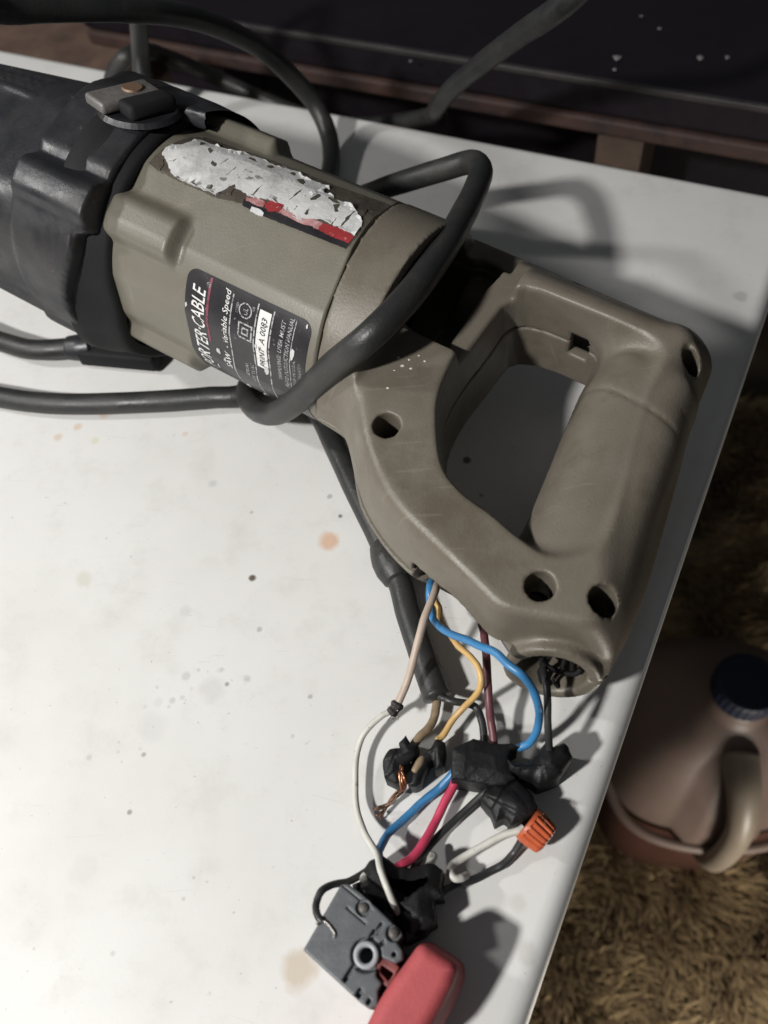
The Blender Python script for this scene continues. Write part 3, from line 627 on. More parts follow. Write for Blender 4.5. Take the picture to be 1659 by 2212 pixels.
    slotp = polysd(u2, v2, [(86, 60), (112, 64), (123, 69), (123, 100), (84, 100)])[:, :, None]
    F_lo = np.maximum(F_lo, -np.maximum(slotp, np.maximum(w-5.5, -8.5-w)))
    # screw wells
    Fw = F_lo
    for (cu, cv, cr, cd) in ((60, 42, 4.3, -14), (123, 64, 4.3, -14), (139.3, 58.6, 4.3, -14), (128.5, -24.5, 3.5, 4)):
        Fw = np.maximum(Fw, -np.maximum(np.sqrt((u-cu)**2+(v-cv)**2)-cr, cd-w))
    # square trigger opening through the inner wall of the top bar
    Fw = np.maximum(Fw, -box(u, v, w, (93.6, -36, -0.5), (3.6, 19, 6.0)))
    Fw = np.maximum(Fw, -rbox(u, v, w, (97, -33, 0), (13, 5.0, 13), 1.0))
    gl = np.exp(-((v-(-1.5+0.10*(u-120)))/0.75)**2)*smoothnp(2, 8, w)*smoothnp(99, 103, u)*smoothnp(137, 132, u)
    Fw = Fw+0.45*gl
    F = Fw
    top = np.maximum(F, 0.35-w)
    Vn, Qn = nets(top, o, h); put('handle_shell', mesh_np('handle_shell', O_+Vn@SAWM, Qn), M['shell'], t, 'upper half of the handle shell, facing up')
    lipm = 1.1*(1-smoothnp(84, 92, u))*smoothnp(50, 62, v+0*u)
    bot = np.maximum(F-lipm, w+0.35)
    Vn, Qn = nets(bot, o, h); put('handle_shell', mesh_np('handle_shell', O_+Vn@SAWM, Qn), M['shell'], t, 'lower half of the handle shell, against the table')
    for (px, py, r) in ((860, 772, .5), (870, 790, .7), (884, 777, .45), (888, 796, .55), (905, 768, .4), (918, 780, .45), (838, 838, .5), (852, 800, .35)):
        d = RC @ np.array([(px-IW/2)/F_PX, -(py-IH/2)/F_PX, -1.0]); q = CAM+d*(((sw((0, 0, 22.0))-CAM)@T_)/(d@T_))
        bm = bmesh.new(); bmesh.ops.create_icosphere(bm, subdivisions=2, radius=r*S); bmesh.ops.scale(bm, vec=(1.1, 0.8, 0.5), verts=bm.verts); bmesh.ops.translate(bm, vec=Vector(q*S), verts=bm.verts)
        put('paint_speck', bm_mesh('paint_speck', bm), M['w_white'], t)
    # black cone added inside the collar to darken the vent
    bm = bmesh.new(); N = 40
    ring0 = [bm.verts.new(Vector(sw((27.5, 35*math.sin(x), 35*math.cos(x)))*S)) for x in np.linspace(0, 2*math.pi, N, endpoint=False)]
    ring1 = [bm.verts.new(Vector(sw((31, 24*math.sin(x), 24*math.cos(x)))*S)) for x in np.linspace(0, 2*math.pi, N, endpoint=False)]
    ring2 = [bm.verts.new(Vector(sw((36, 9*math.sin(x), 9*math.cos(x)))*S)) for x in np.linspace(0, 2*math.pi, N, endpoint=False)]
    for a, b in ((ring0, ring1), (ring1, ring2)):
        for i in range(N): bm.faces.new([a[i], a[(i+1) % N], b[(i+1) % N], b[i]])
    bm.faces.new(ring2)
    put('vent_dark_cone', bm_mesh('vent_dark_cone', bm), M['black_rubber'], t)
    bm = bmesh.new(); obox(bm, sw((97.2, -29.5, 0.5)), SAWM, (2.0, 1.2, 4.0)); bmesh.ops.recalc_face_normals(bm, faces=bm.faces); bevel(bm, 0.5, 2)
    put('white_block', bm_mesh('white_block', bm, False), M['w_white'], t)  # small white block inside the square opening
    # bits of broken cord clamp in the ring
    rn = np.array([0.33, 0.90, 0.29]); rn /= np.linalg.norm(rn); ra = np.array([1, 0, 0])-rn*rn[0]; ra /= np.linalg.norm(ra); rb = np.cross(ra, rn); rb = rb if rb[2] > 0 else -rb
    rp = lambda a, b, d: sw(np.array([136.5, 79.7, 0])+ra*a+rb*b+rn*d)
    cl2 = [([rp(-1, 7.5, -6), rp(-2, 2, -4), rp(-2.5, -5, -3)], 0.95), ([rp(-1, 7, -6), rp(3, 7, -6), rp(5, 3, -5), rp(6, -1, -4)], 0.8),
           ([rp(-2.5, -1, -4), rp(2, -1.5, -3), rp(7, -0.5, -3), rp(8, 1, -4)], 0.8), ([rp(2.5, 6, -5), rp(2.6, 0, -3), rp(2, -7, -2.5), rp(4, -9, -2)], 0.6),
           ([rp(-2.5, -5, -3), rp(-1, -8, -2), rp(1, -9, -2)], 0.8)]
    put('cord_clamp', tubes('cord_clamp', cl2, 8, 6), M['black_rubber'], t)
    bm = bmesh.new(); obox(bm, sw(np.array([136.5, 79.7, 0])-rn*24), SAWM, (9, 3, 9)); put('clamp_block', bm_mesh('clamp_block', bm, False), M['black_rubber'], t)

    # ---- gear case
    h = 1.2
    (u, v, w), o = grid((-215, -62, -56), (-50, 68, 60), h)
    an_ = np.degrees(np.arctan2(v, w))+0*u; rho = np.sqrt(v*v+w*w)
    rc = np.sqrt((v-3.4)**2+(w-0.5)**2)
    rmax = 47.0-0.0*u
    body = rc-(47.6+0*u)
    # flat upper face, as the cast case has
    fa = (v*math.sin(math.radians(5))+w*math.cos(math.radians(5)))-45.3
    body = smax(body, fa, 3.0)
    leftcut = -(u+92+np.where(an_ < 10, -4, 0)-0.12*(an_-10))
    body = smax(body, -(u+95)+0*v, 3.0)
    nose_r = 44.5+0.13*(np.minimum(u+95, 0))*smoothnp(40, -30, an_)
    nose = np.sqrt((v-4.5)**2+(w+1)**2)-nose_r
    nfa = (v*math.sin(math.radians(8))+w*math.cos(math.radians(8)))-(39.5+0.06*(u+95))
    nose = smax(smax(nose, nfa, 3.0), u+90, 2.0)
    F = smin(body, nose, 2.5)
    # raised band along the side, with a groove above it
    def band(ang0, half, hgt, u0, u1, rb):
        x = (an_-ang0)*rb*math.pi/180
        return smoothnp(half+2.6, half-2.6, np.abs(x))*hgt*smoothnp(u0-1, u0+1, u)
    F = F-band(33, 6.0, 2.6, -94, -50, 47)-band(22, 2.2, -1.5, -96, -50, 47)
    F = F-band(107, 5, 2.0, -200, -50, 50)
    # boss for the clamp lever at the top corner
    boss = smax(smax(np.sqrt((v+26)**2+(w-27)**2)-9.0, -(u+97), 3.0), u+57, 2.0)
    F = smin(F, boss, 6.0)
    tab = smax(smax(rho-46.9+0*u, np.abs(an_+50)*0.8-21, 3.0), smax(u+43.5, -(u+84), 2.0), 3.0)
    F = smin(F, tab, 2.0)
    # cast lettering field on the nose: shallow ridges
    fld = smoothnp(-182, -178, u)*smoothnp(-112, -118, u)
    for a0 in (-26, -6): F = F-0.8*smoothnp(2.0, 0.6, np.abs(v-(a0*0.62)))*fld*smoothnp(0, 5, w)
    lum = np.sin(u*1.15)*np.sin(v*1.7+0.4*np.sin(u*0.31))
    F = F-0.55*smoothnp(0.1, 0.5, lum)*fld*smoothnp(4.4, 3.4, np.abs(v+10))*smoothnp(0, 5, w)
    # open towards the motor
    endu = -61-4.5*smoothnp(44, 47, an_)-9.0*smoothnp(47, 90, an_)
    tb = smoothnp(-24, -31, an_)
    F = smax(F, u-(tb*-43.0+(1-tb)*endu), 0.6)
    F = np.maximum(F, -np.maximum(rho-41.2, -62-u))
    Vn, Qn = nets(F, o, h); gear = put('gear_case', mesh_np('gear_case', O_+Vn@SAWM, Qn), M['gear'], t)
    # black rubber ring round the front of the motor housing
    prof = [(-80, 40), (-80, 46.0), (-78, 47.6), (-73, 46.6), (-68, 44.4), (-62, 43.2), (-58.6, 42.6), (-57.2, 41.4), (-57.2, 38)]
    NA = 120; V = []
    for i in range(NA):
        a = 2*math.pi*i/NA; ad = (math.degrees(a)+180) % 360-180
        big = smooth(78, 112, ad)*(1-smooth(150, 175, ad))
        for (pu, pr) in prof:
            V.append(sw((pu, (pr+7.0*big*(1 if pu > -79 else 1))*math.sin(a), (pr+7.0*big)*math.cos(a))))
    k = len(prof); Q = [(i*k+j, i*k+j+1, ((i+1) % NA)*k+j+1, ((i+1) % NA)*k+j) for i in range(NA) for j in range(k-1)]
    put('rubber_ring', mesh_np('rubber_ring', V, [q[::-1] for q in Q]), M['black_rubber'], t)
    # clamp lever: worn steel tab with a brass rivet on a black pivot
    def local(u, ang):
        a = math.radians(ang); rad_ = np.array([0, math.sin(a), math.cos(a)])@SAWM; tan = np.array([0, math.cos(a), -math.sin(a)])@SAWM
        return np.array([A_, tan, rad_])
    L = local(-73, -22); cs, sn = math.cos(0.25), math.sin(0.25)
    Lr = np.array([cs*L[0]+sn*L[1], -sn*L[0]+cs*L[1], L[2]])
    c = cylp(-73.5, -14, 49.3)
    lever = None
    bm = bmesh.new(); obox(bm, c+Lr[1]*1.0, Lr, (5.6, 11.5, 1.9)); bmesh.ops.recalc_face_normals(bm, faces=bm.faces); bevel(bm, 1.2, 3)
    lever = put('clamp_lever', bm_mesh('clamp_lever', bm, True), M['dull_metal'], t)
    bm = bmesh.new(); bmesh.ops.create_cone(bm, cap_ends=True, segments=28, radius1=3.7*S, radius2=3.3*S, depth=0.9*S)
    rot = Matrix([[*(Lr[:, 0])], [*(Lr[:, 1])], [*(Lr[:, 2])]]).to_4x4()
    bmesh.ops.transform(bm, matrix=Matrix.Translation(Vector((c-Lr[1]*2.5+Lr[2]*2.1)*S)) @ rot, verts=bm.verts)
    put('rivet', bm_mesh('rivet', bm, False), M['brass'], lever)
    bm = bmesh.new(); obox(bm, c+Lr[0]*9.5-Lr[1]*2, Lr, (4.4, 9.0, 2.6)); bmesh.ops.recalc_face_normals(bm, faces=bm.faces); bevel(bm, 1.8, 3)
    put('lever_pad', bm_mesh('lever_pad', bm, True), M['black_rubber'], t)
    bm = bmesh.new(); bmesh.ops.create_cone(bm, cap_ends=True, segments=40, radius1=14*S, radius2=13*S, depth=1.6*S)
    bmesh.ops.transform(bm, matrix=Matrix.Translation(Vector((c+Lr[0]*4-Lr[1]*2-Lr[2]*3.2)*S)) @ rot, verts=bm.verts)
    put('lever_pivot', bm_mesh('lever_pivot', bm, False), M['gear'], t)
    # small bright screw at the edge of the ring
    bm = bmesh.new(); bmesh.ops.create_uvsphere(bm, u_segments=16, v_segments=8, radius=2.0*S)
    bmesh.ops.transform(bm, matrix=Matrix.Translation(Vector(cylp(-61.5, -12, 44.5)*S)), verts=bm.verts)
    put('screw', bm_mesh('screw', bm), M['steel'], t)
    # guide shoe foot at the lower side of the gear case
    bm = bmesh.new()
    c = at(258, 768, 5.5); obox(bm, c, np.array([[math.cos(az*0.35), math.sin(az*0.35), 0], [-math.sin(az*0.35), math.cos(az*0.35), 0], [0, 0, 1]]), (18, 4.5, 4.0))
    bmesh.ops.recalc_face_normals(bm, faces=bm.faces); bevel(bm, 1.5, 3)
    put('foot_plate', bm_mesh('foot_plate', bm), M['black_rubber'], t)
def cylp0(u, a, r): return sw((u, r*math.sin(a), r*math.cos(a)))
def skew(a, u): return 3.4*math.sin(a)*smooth(0, 25, u)
saw()

# ------------------------------------------------------------------ cord
def cord():
    D = 4.5
    p1 = [(945, 1506, 6), (925, 1450, 6), (905, 1390, 6), (882, 1320, 6), (868, 1265, 6), (848, 1220, 6), (815, 1150, 6), (770, 1060, 6), (725, 965, 5.5), (690, 895, 5), (640, 845, 5), (590, 815, 5), (548, 820, 6), (533, 850, 8), (553, 884, 13), (592, 893, 24), (640, 866, 42), (720, 790, 66), (800, 725, 80), (870, 655, 82.5), (945, 558, 80), (1000, 465, 73), (1030, 402, 66), (1038, 365, 61), (1018, 350, 57), (955, 367, 51), (880, 390, 43), (815, 412, 32), (740, 450, 12), (690, 520, 5), (650, 640, 5), (600, 760, 5), (530, 850, 5), (450, 859, 5), (300, 869, 5), (120, 872, 5), (0, 858, 5), (-140, 820, 5), (-190, 740, 5), (-120, 700, 6), (0, 737, 7), (70, 755, 7), (150, 752, 7), (200, 748, 7), (240, 720, 7)]
    p2 = [(310, 200, 22), (306, 160, 30), (303, 110, 40), (300, 55, 54), (300, -60, 80), (200, -160, 110), (0, -140, 130), (-160, -60, 138), (-60, 5, 132), (0, 20, 126), (120, 18, 118), (260, 20, 108), (400, 35, 92), (500, 70, 72), (570, 110, 54), (630, 165, 36), (680, 225, 20), (708, 285, 10), (716, 345, 5.5), (700, 420, 5)]
    p3 = [(235, 215, 8), (240, 180, 14), (252, 148, 22), (275, 122, 28), (310, 112, 22), (380, 130, -10)]
    P3 = [at(*q) for q in p3]; tail = at(930, 262, -8)
    P3 += [P3[-1]*0.5+tail*0.5-e2*25*1.0+UPV*(-35), tail-e2*6, at(942, 236, 14), at(972, 196, 30), at(1040, 138, 54), at(1120, 78, 78), at(1240, -10, 106), at(1340, -120, 120)]
    me = tubes('power_cord', [([at(*q) for q in p1], D), ([at(*q) for q in p2], D), (P3, D)], 18, 10, 0.004)
    t = thing('power_cord', 'thick black rubber power cord looped over and around the saw', 'cord', at(300, 869, 0))
    c = put('jacket', me, M['cord'], t)
    bb = [at(*q) for q in ((862, 1252, 6), (850, 1224, 6.5), (838, 1196, 6.5), (828, 1176, 6.5))]
    put('strain_relief', tubes('strain_relief', [(bb, [5.4, 6.6, 6.8, 6.2, 5.2])], 18, 8), M['cord'], t)
    gl = [at(*q) for q in ((150, 752, 7), (175, 751, 7), (200, 748, 7))]
    put('cord_sleeve', tubes('cord_sleeve', [(gl, [5.2, 5.9, 6.0])], 18, 8), M['gear'], t)
cord()

# ------------------------------------------------------------------ wires
def wire(zf, lst, r, m, label, name='wire', z=8):
    P = pts(zf, lst, z); rq = np.random.RandomState(len(label)*7+len(lst))
    P = [P[0]]+[p+rq.normal(0, 0.22, 3) for p in P[1:-1]]+[P[-1]]
    return put(name, tubes(name, [(P, r)], 12, 9, 0.02), m, None, label, 'wire')
wire(Z4, [(640, 430, 17), (650, 500, 19), (630, 560, 22), (600, 680, 24), (510, 900, 25), (420, 1200, 22), (330, 1500, 17), (235, 1770, 12), (195, 1850, 11)], 1.22, M['w_cream'], 'cream wire from the handle slot, spliced at its end to a thin white wire')
W1 = wire(Z5, [(232, 945, 10), (195, 965, 10), (100, 1060, 8), (60, 1170, 6), (48, 1327, 5)]+[], 0.9, M['w_white'], 'x')
bpy.data.objects.remove(W1)
wp = pts(Z5, [(232, 945, 10), (195, 965, 10), (100, 1060, 8), (62, 1170, 6)], 5)+pts(Z6, [(386, 150, 5), (393, 290, 5), (435, 420, 7), (500, 535, 12), (520, 620, 16), (555, 715, 17), (605, 832, 13), (620, 860, 9)], 5)
put('wire', tubes('wire', [(wp, 0.95)], 12, 9, 0.012), M['w_white'], None, 'thin white wire curving across the table from the cream splice to the switch', 'wire')
sp = thing('wire_splice', 'small dark frayed splice joining the cream wire to the thin white wire', 'splice', at(846, 1541, 0))
put('wrap', tubes('wrap', [(pts(Z4, [(235, 1790, 11.5), (200, 1850, 11), (150, 1910, 10.5)], 10), [1.6, 2.0, 1.7])], 9, 5, 0.15, False), M['dark_plastic'], sp)
fr = []
for i in range(9):
    a = pts(Z4, [(190+random.uniform(-40, 40), 1880+random.uniform(-30, 20), 11)], 10)[0]; b = a+np.array([random.uniform(-3.2, 2.0), random.uniform(-3.5, 1.0), random.uniform(-1, 2)])
    fr.append(([a, (a+b)/2+np.random.normal(0, .4, 3), b], 0.16))
put('frayed_strands', tubes('frayed_strands', fr, 5, 3), M['steel'], sp)
wire(Z4, [(600, 380, 14), (590, 440, 17), (575, 500, 20), (552, 600, 21), (552, 720, 19), (590, 870, 18), (640, 970, 20), (780, 1060, 25), (950, 1130, 31), (1100, 1190, 35), (1250, 1270, 38), (1400, 1380, 39), (1540, 1500, 38), (1650, 1640, 34), (1710, 1820, 28), (1720, 1980, 20), (1690, 2120, 15), (1600, 2230, 11), (1500, 2270, 9)], 1.2, M['w_blue'], 'blue wire looping from the handle slot round to the big taped joint')
wire(Z4, [(480, 350, 14), (520, 430, 16), (570, 560, 16), (620, 700, 14), (660, 790, 13), (700, 920, 14), (770, 1045, 16), (860, 1180, 19), (980, 1310, 21), (1070, 1420, 22), (1105, 1530, 21), (1090, 1640, 19), (1040, 1735, 16), (930, 1840, 12), (800, 1975, 9), (690, 2130, 8), (640, 2190, 8)], 1.0, M['w_yellow'], 'yellow wire bowing out of the handle slot to a torn tape flap')
wire(Z4, [(1110, 960, 12), (1130, 1010, 13), (1150, 1090, 15), (1165, 1300, 17), (1170, 1600, 17), (1190, 1800, 15), (1222, 1980, 12), (1240, 2150, 10), (1240, 2260, 9)], 1.3, M['w_maroon'], 'maroon wire running straight from the handle to the big taped joint')
wire(Z4, [(600, 1660, 6), (650, 1715, 7), (720, 1750, 8), (800, 1775, 8), (950, 1802, 7), (1050, 1850, 7), (1100, 1950, 7), (1125, 2080, 7), (1140, 2230, 7)], 1.2, M['w_black'], 'black wire leaving the stripped cord end and bending to the big taped joint')
wire(Z4, [(600, 1680, 6), (630, 1760, 5), (640, 1830, 5), (610, 1960, 5), (540, 2080, 6), (460, 2170, 7), (380, 2300, 7), (330, 2420, 7)], 1.35, M['w_tan'], 'tan wire leaving the stripped cord end and running into the left tape wad')
wire(None, [(1172, 1425, 22), (1178, 1450, 25), (1182, 1490, 27), (1185, 1560, 22), (1188, 1620, 14), (1188, 1640, 10)], 1.1, M['w_black'], 'thin black wire dropping from the grip ring into the right tape wad')
wire(Z6B, [(720, 340, 7), (690, 385, 6), (600, 500, 4), (470, 610, 3), (330, 730, 3), (220, 840, 5), (160, 920, 8), (140, 990, 11), (150, 1060, 12)], 1.22, M['w_blue'], 'blue wire running from the big taped joint down to the switch')
wire(Z6B, [(720, 400, 7), (695, 480, 6.5), (640, 600, 6), (570, 760, 6), (480, 920, 7), (380, 1030, 9), (280, 1098, 11), (235, 1130, 11)], 1.32, M['w_pink'], 'pinkish red wire running from the big taped joint down to the switch')
wire(Z6B, [(1000, 480, 6), (940, 530, 5), (820, 640, 3.5), (700, 760, 3), (560, 900, 4), (450, 1040, 7), (390, 1130, 9)], 1.1, M['w_black'], 'black wire beside the pinkish red one, from the taped joint to the switch')
wire(Z6B, [(1230, 800, 8), (1190, 818, 8), (1090, 862, 7), (900, 958, 6), (760, 1040, 6), (695, 1095, 7), (680, 1140, 8), (705, 1175, 8), (760, 1178, 7), (800, 1160, 5)], 1.1, M['w_white'], 'white wire loop coming back from the orange wire nut')
wire(Z6B, [(1270, 790, 8), (1235, 840, 7), (1210, 905, 5), (1160, 1000, 3), (1080, 1085, 2), (980, 1145, 2), (850, 1195, 3), (720, 1240, 5), (600, 1300, 7)], 1.12, M['w_black'], 'black wire looping from the orange wire nut back to the switch')
wire(ZS, [(680, 20, 8), (610, 62, 9), (450, 150, 12), (300, 192, 15), (205, 245, 17), (158, 330, 18), (165, 420, 19), (188, 480, 20), (215, 520, 20)], 1.0, M['w_black'], 'thin dark wire bent round the far left side of the switch')
wire(ZS, [(1065, 335, 9), (1035, 375, 10), (970, 470, 11), (955, 492, 10)], 1.55, M['w_white'], 'short white wire stub plugged into the switch beside the trigger')
wire(ZS, [(610, 100, 11), (598, 130, 12), (580, 165, 12)], 1.4, M['w_white'], 'short white wire stub at the back left corner of the switch')
wire(ZS, [(1190, -70, 5), (1150, 10, 7), (1095, 85, 8)], 1.35, M['w_white'], 'short white wire stub poking into the tape behind the switch')

# ------------------------------------------------------------------ tape wads
def wad(zf, poly, zt, seed, label, name='electrical_tape', h=0.4, dome=0.25, crump=0.9, zb=0.3):
    P = [at(*zf(*p), zt*0.7) for p in poly]; P2 = []; rq = np.random.RandomState(int(seed*31))
    for a, b in zip(P, P[1:]+P[:1]):
        kk = max(1, int(np.linalg.norm(b-a)/1.3))
        for q in range(kk):
            e = a+(b-a)*q/kk; jt = rq.normal(0, 0.13, 2) if q else (0, 0); P2.append((e[0]+jt[0], e[1]+jt[1]))
    lo = np.min(P2, 0)-2.5; hi = np.max(P2, 0)+2.5
    (x, y, z), o = grid((lo[0], lo[1], zb-1.5), (hi[0], hi[1], zt+3), h)
    d = polysd(x[:, :, 0], y[:, :, 0], P2)
    # creased film: a handful of tilted facets, the highest one wins
    rs = np.random.RandomState(int(seed*13)); X2, Y2 = np.broadcast_arrays(x[:, :, 0], y[:, :, 0]); ctr = (lo+hi)/2; span = (hi-lo)/2
    plan = np.full(d.shape, -9.0)
    for q in range(7):
        c = ctr+rs.uniform(-0.8, 0.8, 2)*span; sl = rs.uniform(-0.34, 0.34, 2)
        plan = np.maximum(plan, rs.uniform(-0.8, 0.5)+sl[0]*(X2-c[0])+sl[1]*(Y2-c[1]))
    plan = np.clip(plan, -2.5, 1.6)
    for q in range(3):
        th = rs.uniform(0, 3.14); dn = np.array([math.cos(th), math.sin(th)]); c = ctr+rs.uniform(-0.45, 0.45, 2)*span
        plan = plan+0.45*smoothnp(-0.15, 0.15, (X2-c[0])*dn[0]+(Y2-c[1])*dn[1])
    edge = np.clip(-d/4.0, 0, 1)**0.5
    hgt = zt*(1-dome+dome*edge)+crump*0.85*plan
    f = np.maximum((z-hgt[:, :, None])*0.75, zb-z); f = smax(f, d[:, :, None]+0*z, 0.25)
    V, Q = nets(f, o, h); V[:, 2] += 0
    mesh = mesh_np(name, V, Q, False)
    return put(name, mesh, M['tape'], None, label, 'tape')
wad(Z6B, [(690, 225), (760, 195), (850, 150), (880, 160), (1000, 190), (1140, 185), (1190, 215), (1130, 240), (1110, 290), (1115, 350), (1170, 450), (1100, 495), (1000, 505), (900, 487), (780, 467), (680, 462)], 13, 1.0, 'large square wrap of black tape joining the blue, maroon and pinkish wires', crump=0.35, dome=0.12)
wad(Z6B, [(345, 120), (290, 185), (300, 215), (220, 225), (170, 310), (182, 440), (262, 480), (290, 470), (330, 360), (420, 270), (440, 190), (380, 180)], 10, 2.0, 'torn black tape wad at the far left, over the tan wire and bare copper')
wad(Z6B, [(570, 150), (640, 180), (635, 350), (560, 385), (545, 300), (490, 385), (455, 480), (420, 505), (355, 490), (400, 385), (470, 262), (530, 215)], 9, 3.0, 'ragged black tape flap under the end of the yellow wire')
wad(Z6B, [(1100, 300), (1180, 350), (1280, 320), (1350, 240), (1385, 182), (1440, 215), (1530, 180), (1562, 210), (1595, 290), (1510, 425), (1440, 460), (1340, 495), (1290, 450), (1200, 425), (1120, 390)], 14, 4.0, 'black tape wad at the right, wrapped on the thin wire from the grip ring')
wad(Z6B, [(900, 600), (935, 540), (1010, 495), (1180, 455), (1245, 520), (1285, 560), (1335, 660), (1300, 720), (1225, 770), (1130, 800), (1112, 760), (1085, 740), (1012, 780), (980, 690)], 11, 5.0, 'black tape wrapped tail with torn end leading into the orange wire nut', crump=1.0)
wad(ZS, [(560, 110), (640, 0), (760, -40), (900, 60), (1040, 60), (1180, 20), (1290, 90), (1260, 220), (1300, 330), (1200, 340), (1230, 560), (1100, 640), (980, 660), (820, 500), (640, 340), (560, 250)], 11, 6.0, 'dark tape and terminal mass against the wire side of the switch', h=0.6, crump=1.4)

# bare copper
def bare():
    t = thing('copper_strands', 'bare twisted copper strands fanning out below the left tape wad', 'copper wire', at(*Z6B(250, 560), 0))
    A = pts(Z6B, [(310, 360, 9.5), (315, 430, 9), (320, 490, 8)], 8)
    P = []
    for k in range(7):
        o1 = np.random.normal(0, .55, 3); P.append(([A[0]+o1, A[1]+np.random.normal(0, .45, 3), A[2]+np.random.normal(0, .4, 3), pts(Z6B, [(330, 515, 7)], 7)[0]+o1*.4], 0.42))
    put('twist', tubes('twist', P, 6, 5), M['copper'], t)
    B = []
    for k in range(9):
        e = (random.uniform(90, 190), random.uniform(640, 735), random.uniform(1.5, 5))
        q = pts(Z6B, [(325, 505, 7), (285, 535, 6.5), (235, 590, 5.5), (195, 635, 4.5), e], 5)
        q = [p+np.random.normal(0, .35, 3) for p in q]; B.append((q, 0.30))
    put('fan', tubes('fan', B, 5, 5), M['dark_copper'], t)
    C = [(pts(Z6B, [(470, 270, 8), (440, 320, 8.6), (400, 380, 8.8)], 8), [0.9, 1.35, 0.9])]
    put('bare_end', tubes('bare_end', C, 8, 5, 0.06), M['w_tan'], t)
bare()

# wire nut
def nut():
    t = thing('wire_nut', 'orange ridged wire nut at the end of the taped tail', 'wire nut', at(*Z6B(1330, 810), 0))
    a = at(*Z6B(1255, 762), 8.0); b = at(*Z6B(1412, 903), 7.0); d = (b-a)/np.linalg.norm(b-a)
    n1 = np.cross(d, UPV); n1 /= np.linalg.norm(n1); n2 = np.cross(n1, d); L = np.linalg.norm(b-a); N = 72
    prof = [(0, 3.4), (0.02, 5.0), (0.14, 5.2), (0.2, 4.9), (0.5, 4.7), (0.86, 4.35), (0.95, 4.0), (1.0, 3.2), (1.0, 0.0)]
    V = []
    for (s, r) in prof:
        for j in range(N):
            x = 2*math.pi*j/N; rr = r*(1+(0.075 if 0.15 < s < 0.97 else 0)*(1 if (j//2) % 2 else -0.6)) if r > 0 else 0
            V.append(a+d*L*s+rr*(math.cos(x)*n1+math.sin(x)*n2))
    Q = [(i*N+j, i*N+(j+1) % N, (i+1)*N+(j+1) % N, (i+1)*N+j) for i in range(len(prof)-1) for j in range(N)]
    bm = bmesh.new(); me = mesh_np('cap_body', V, Q, False); bm.from_mesh(me); bmesh.ops.remove_doubles(bm, verts=bm.verts, dist=1e-6)
    put('cap_body', bm_mesh('cap_body', bm, False), M['nut'], t)
    P = []
    for k in range(9):
        p = at(*Z6B(random.uniform(1300, 1345), random.uniform(660, 720)), 10); q = at(*Z6B(random.uniform(1370, 1435), random.uniform(730, 800)), random.uniform(9, 14))
        P.append(([p, (p+q)/2+np.array([0.3, .3, .8]), q], 0.13))
    put('loose_strands', tubes('loose_strands', P, 5, 4), M['dark_copper'], t)
nut()

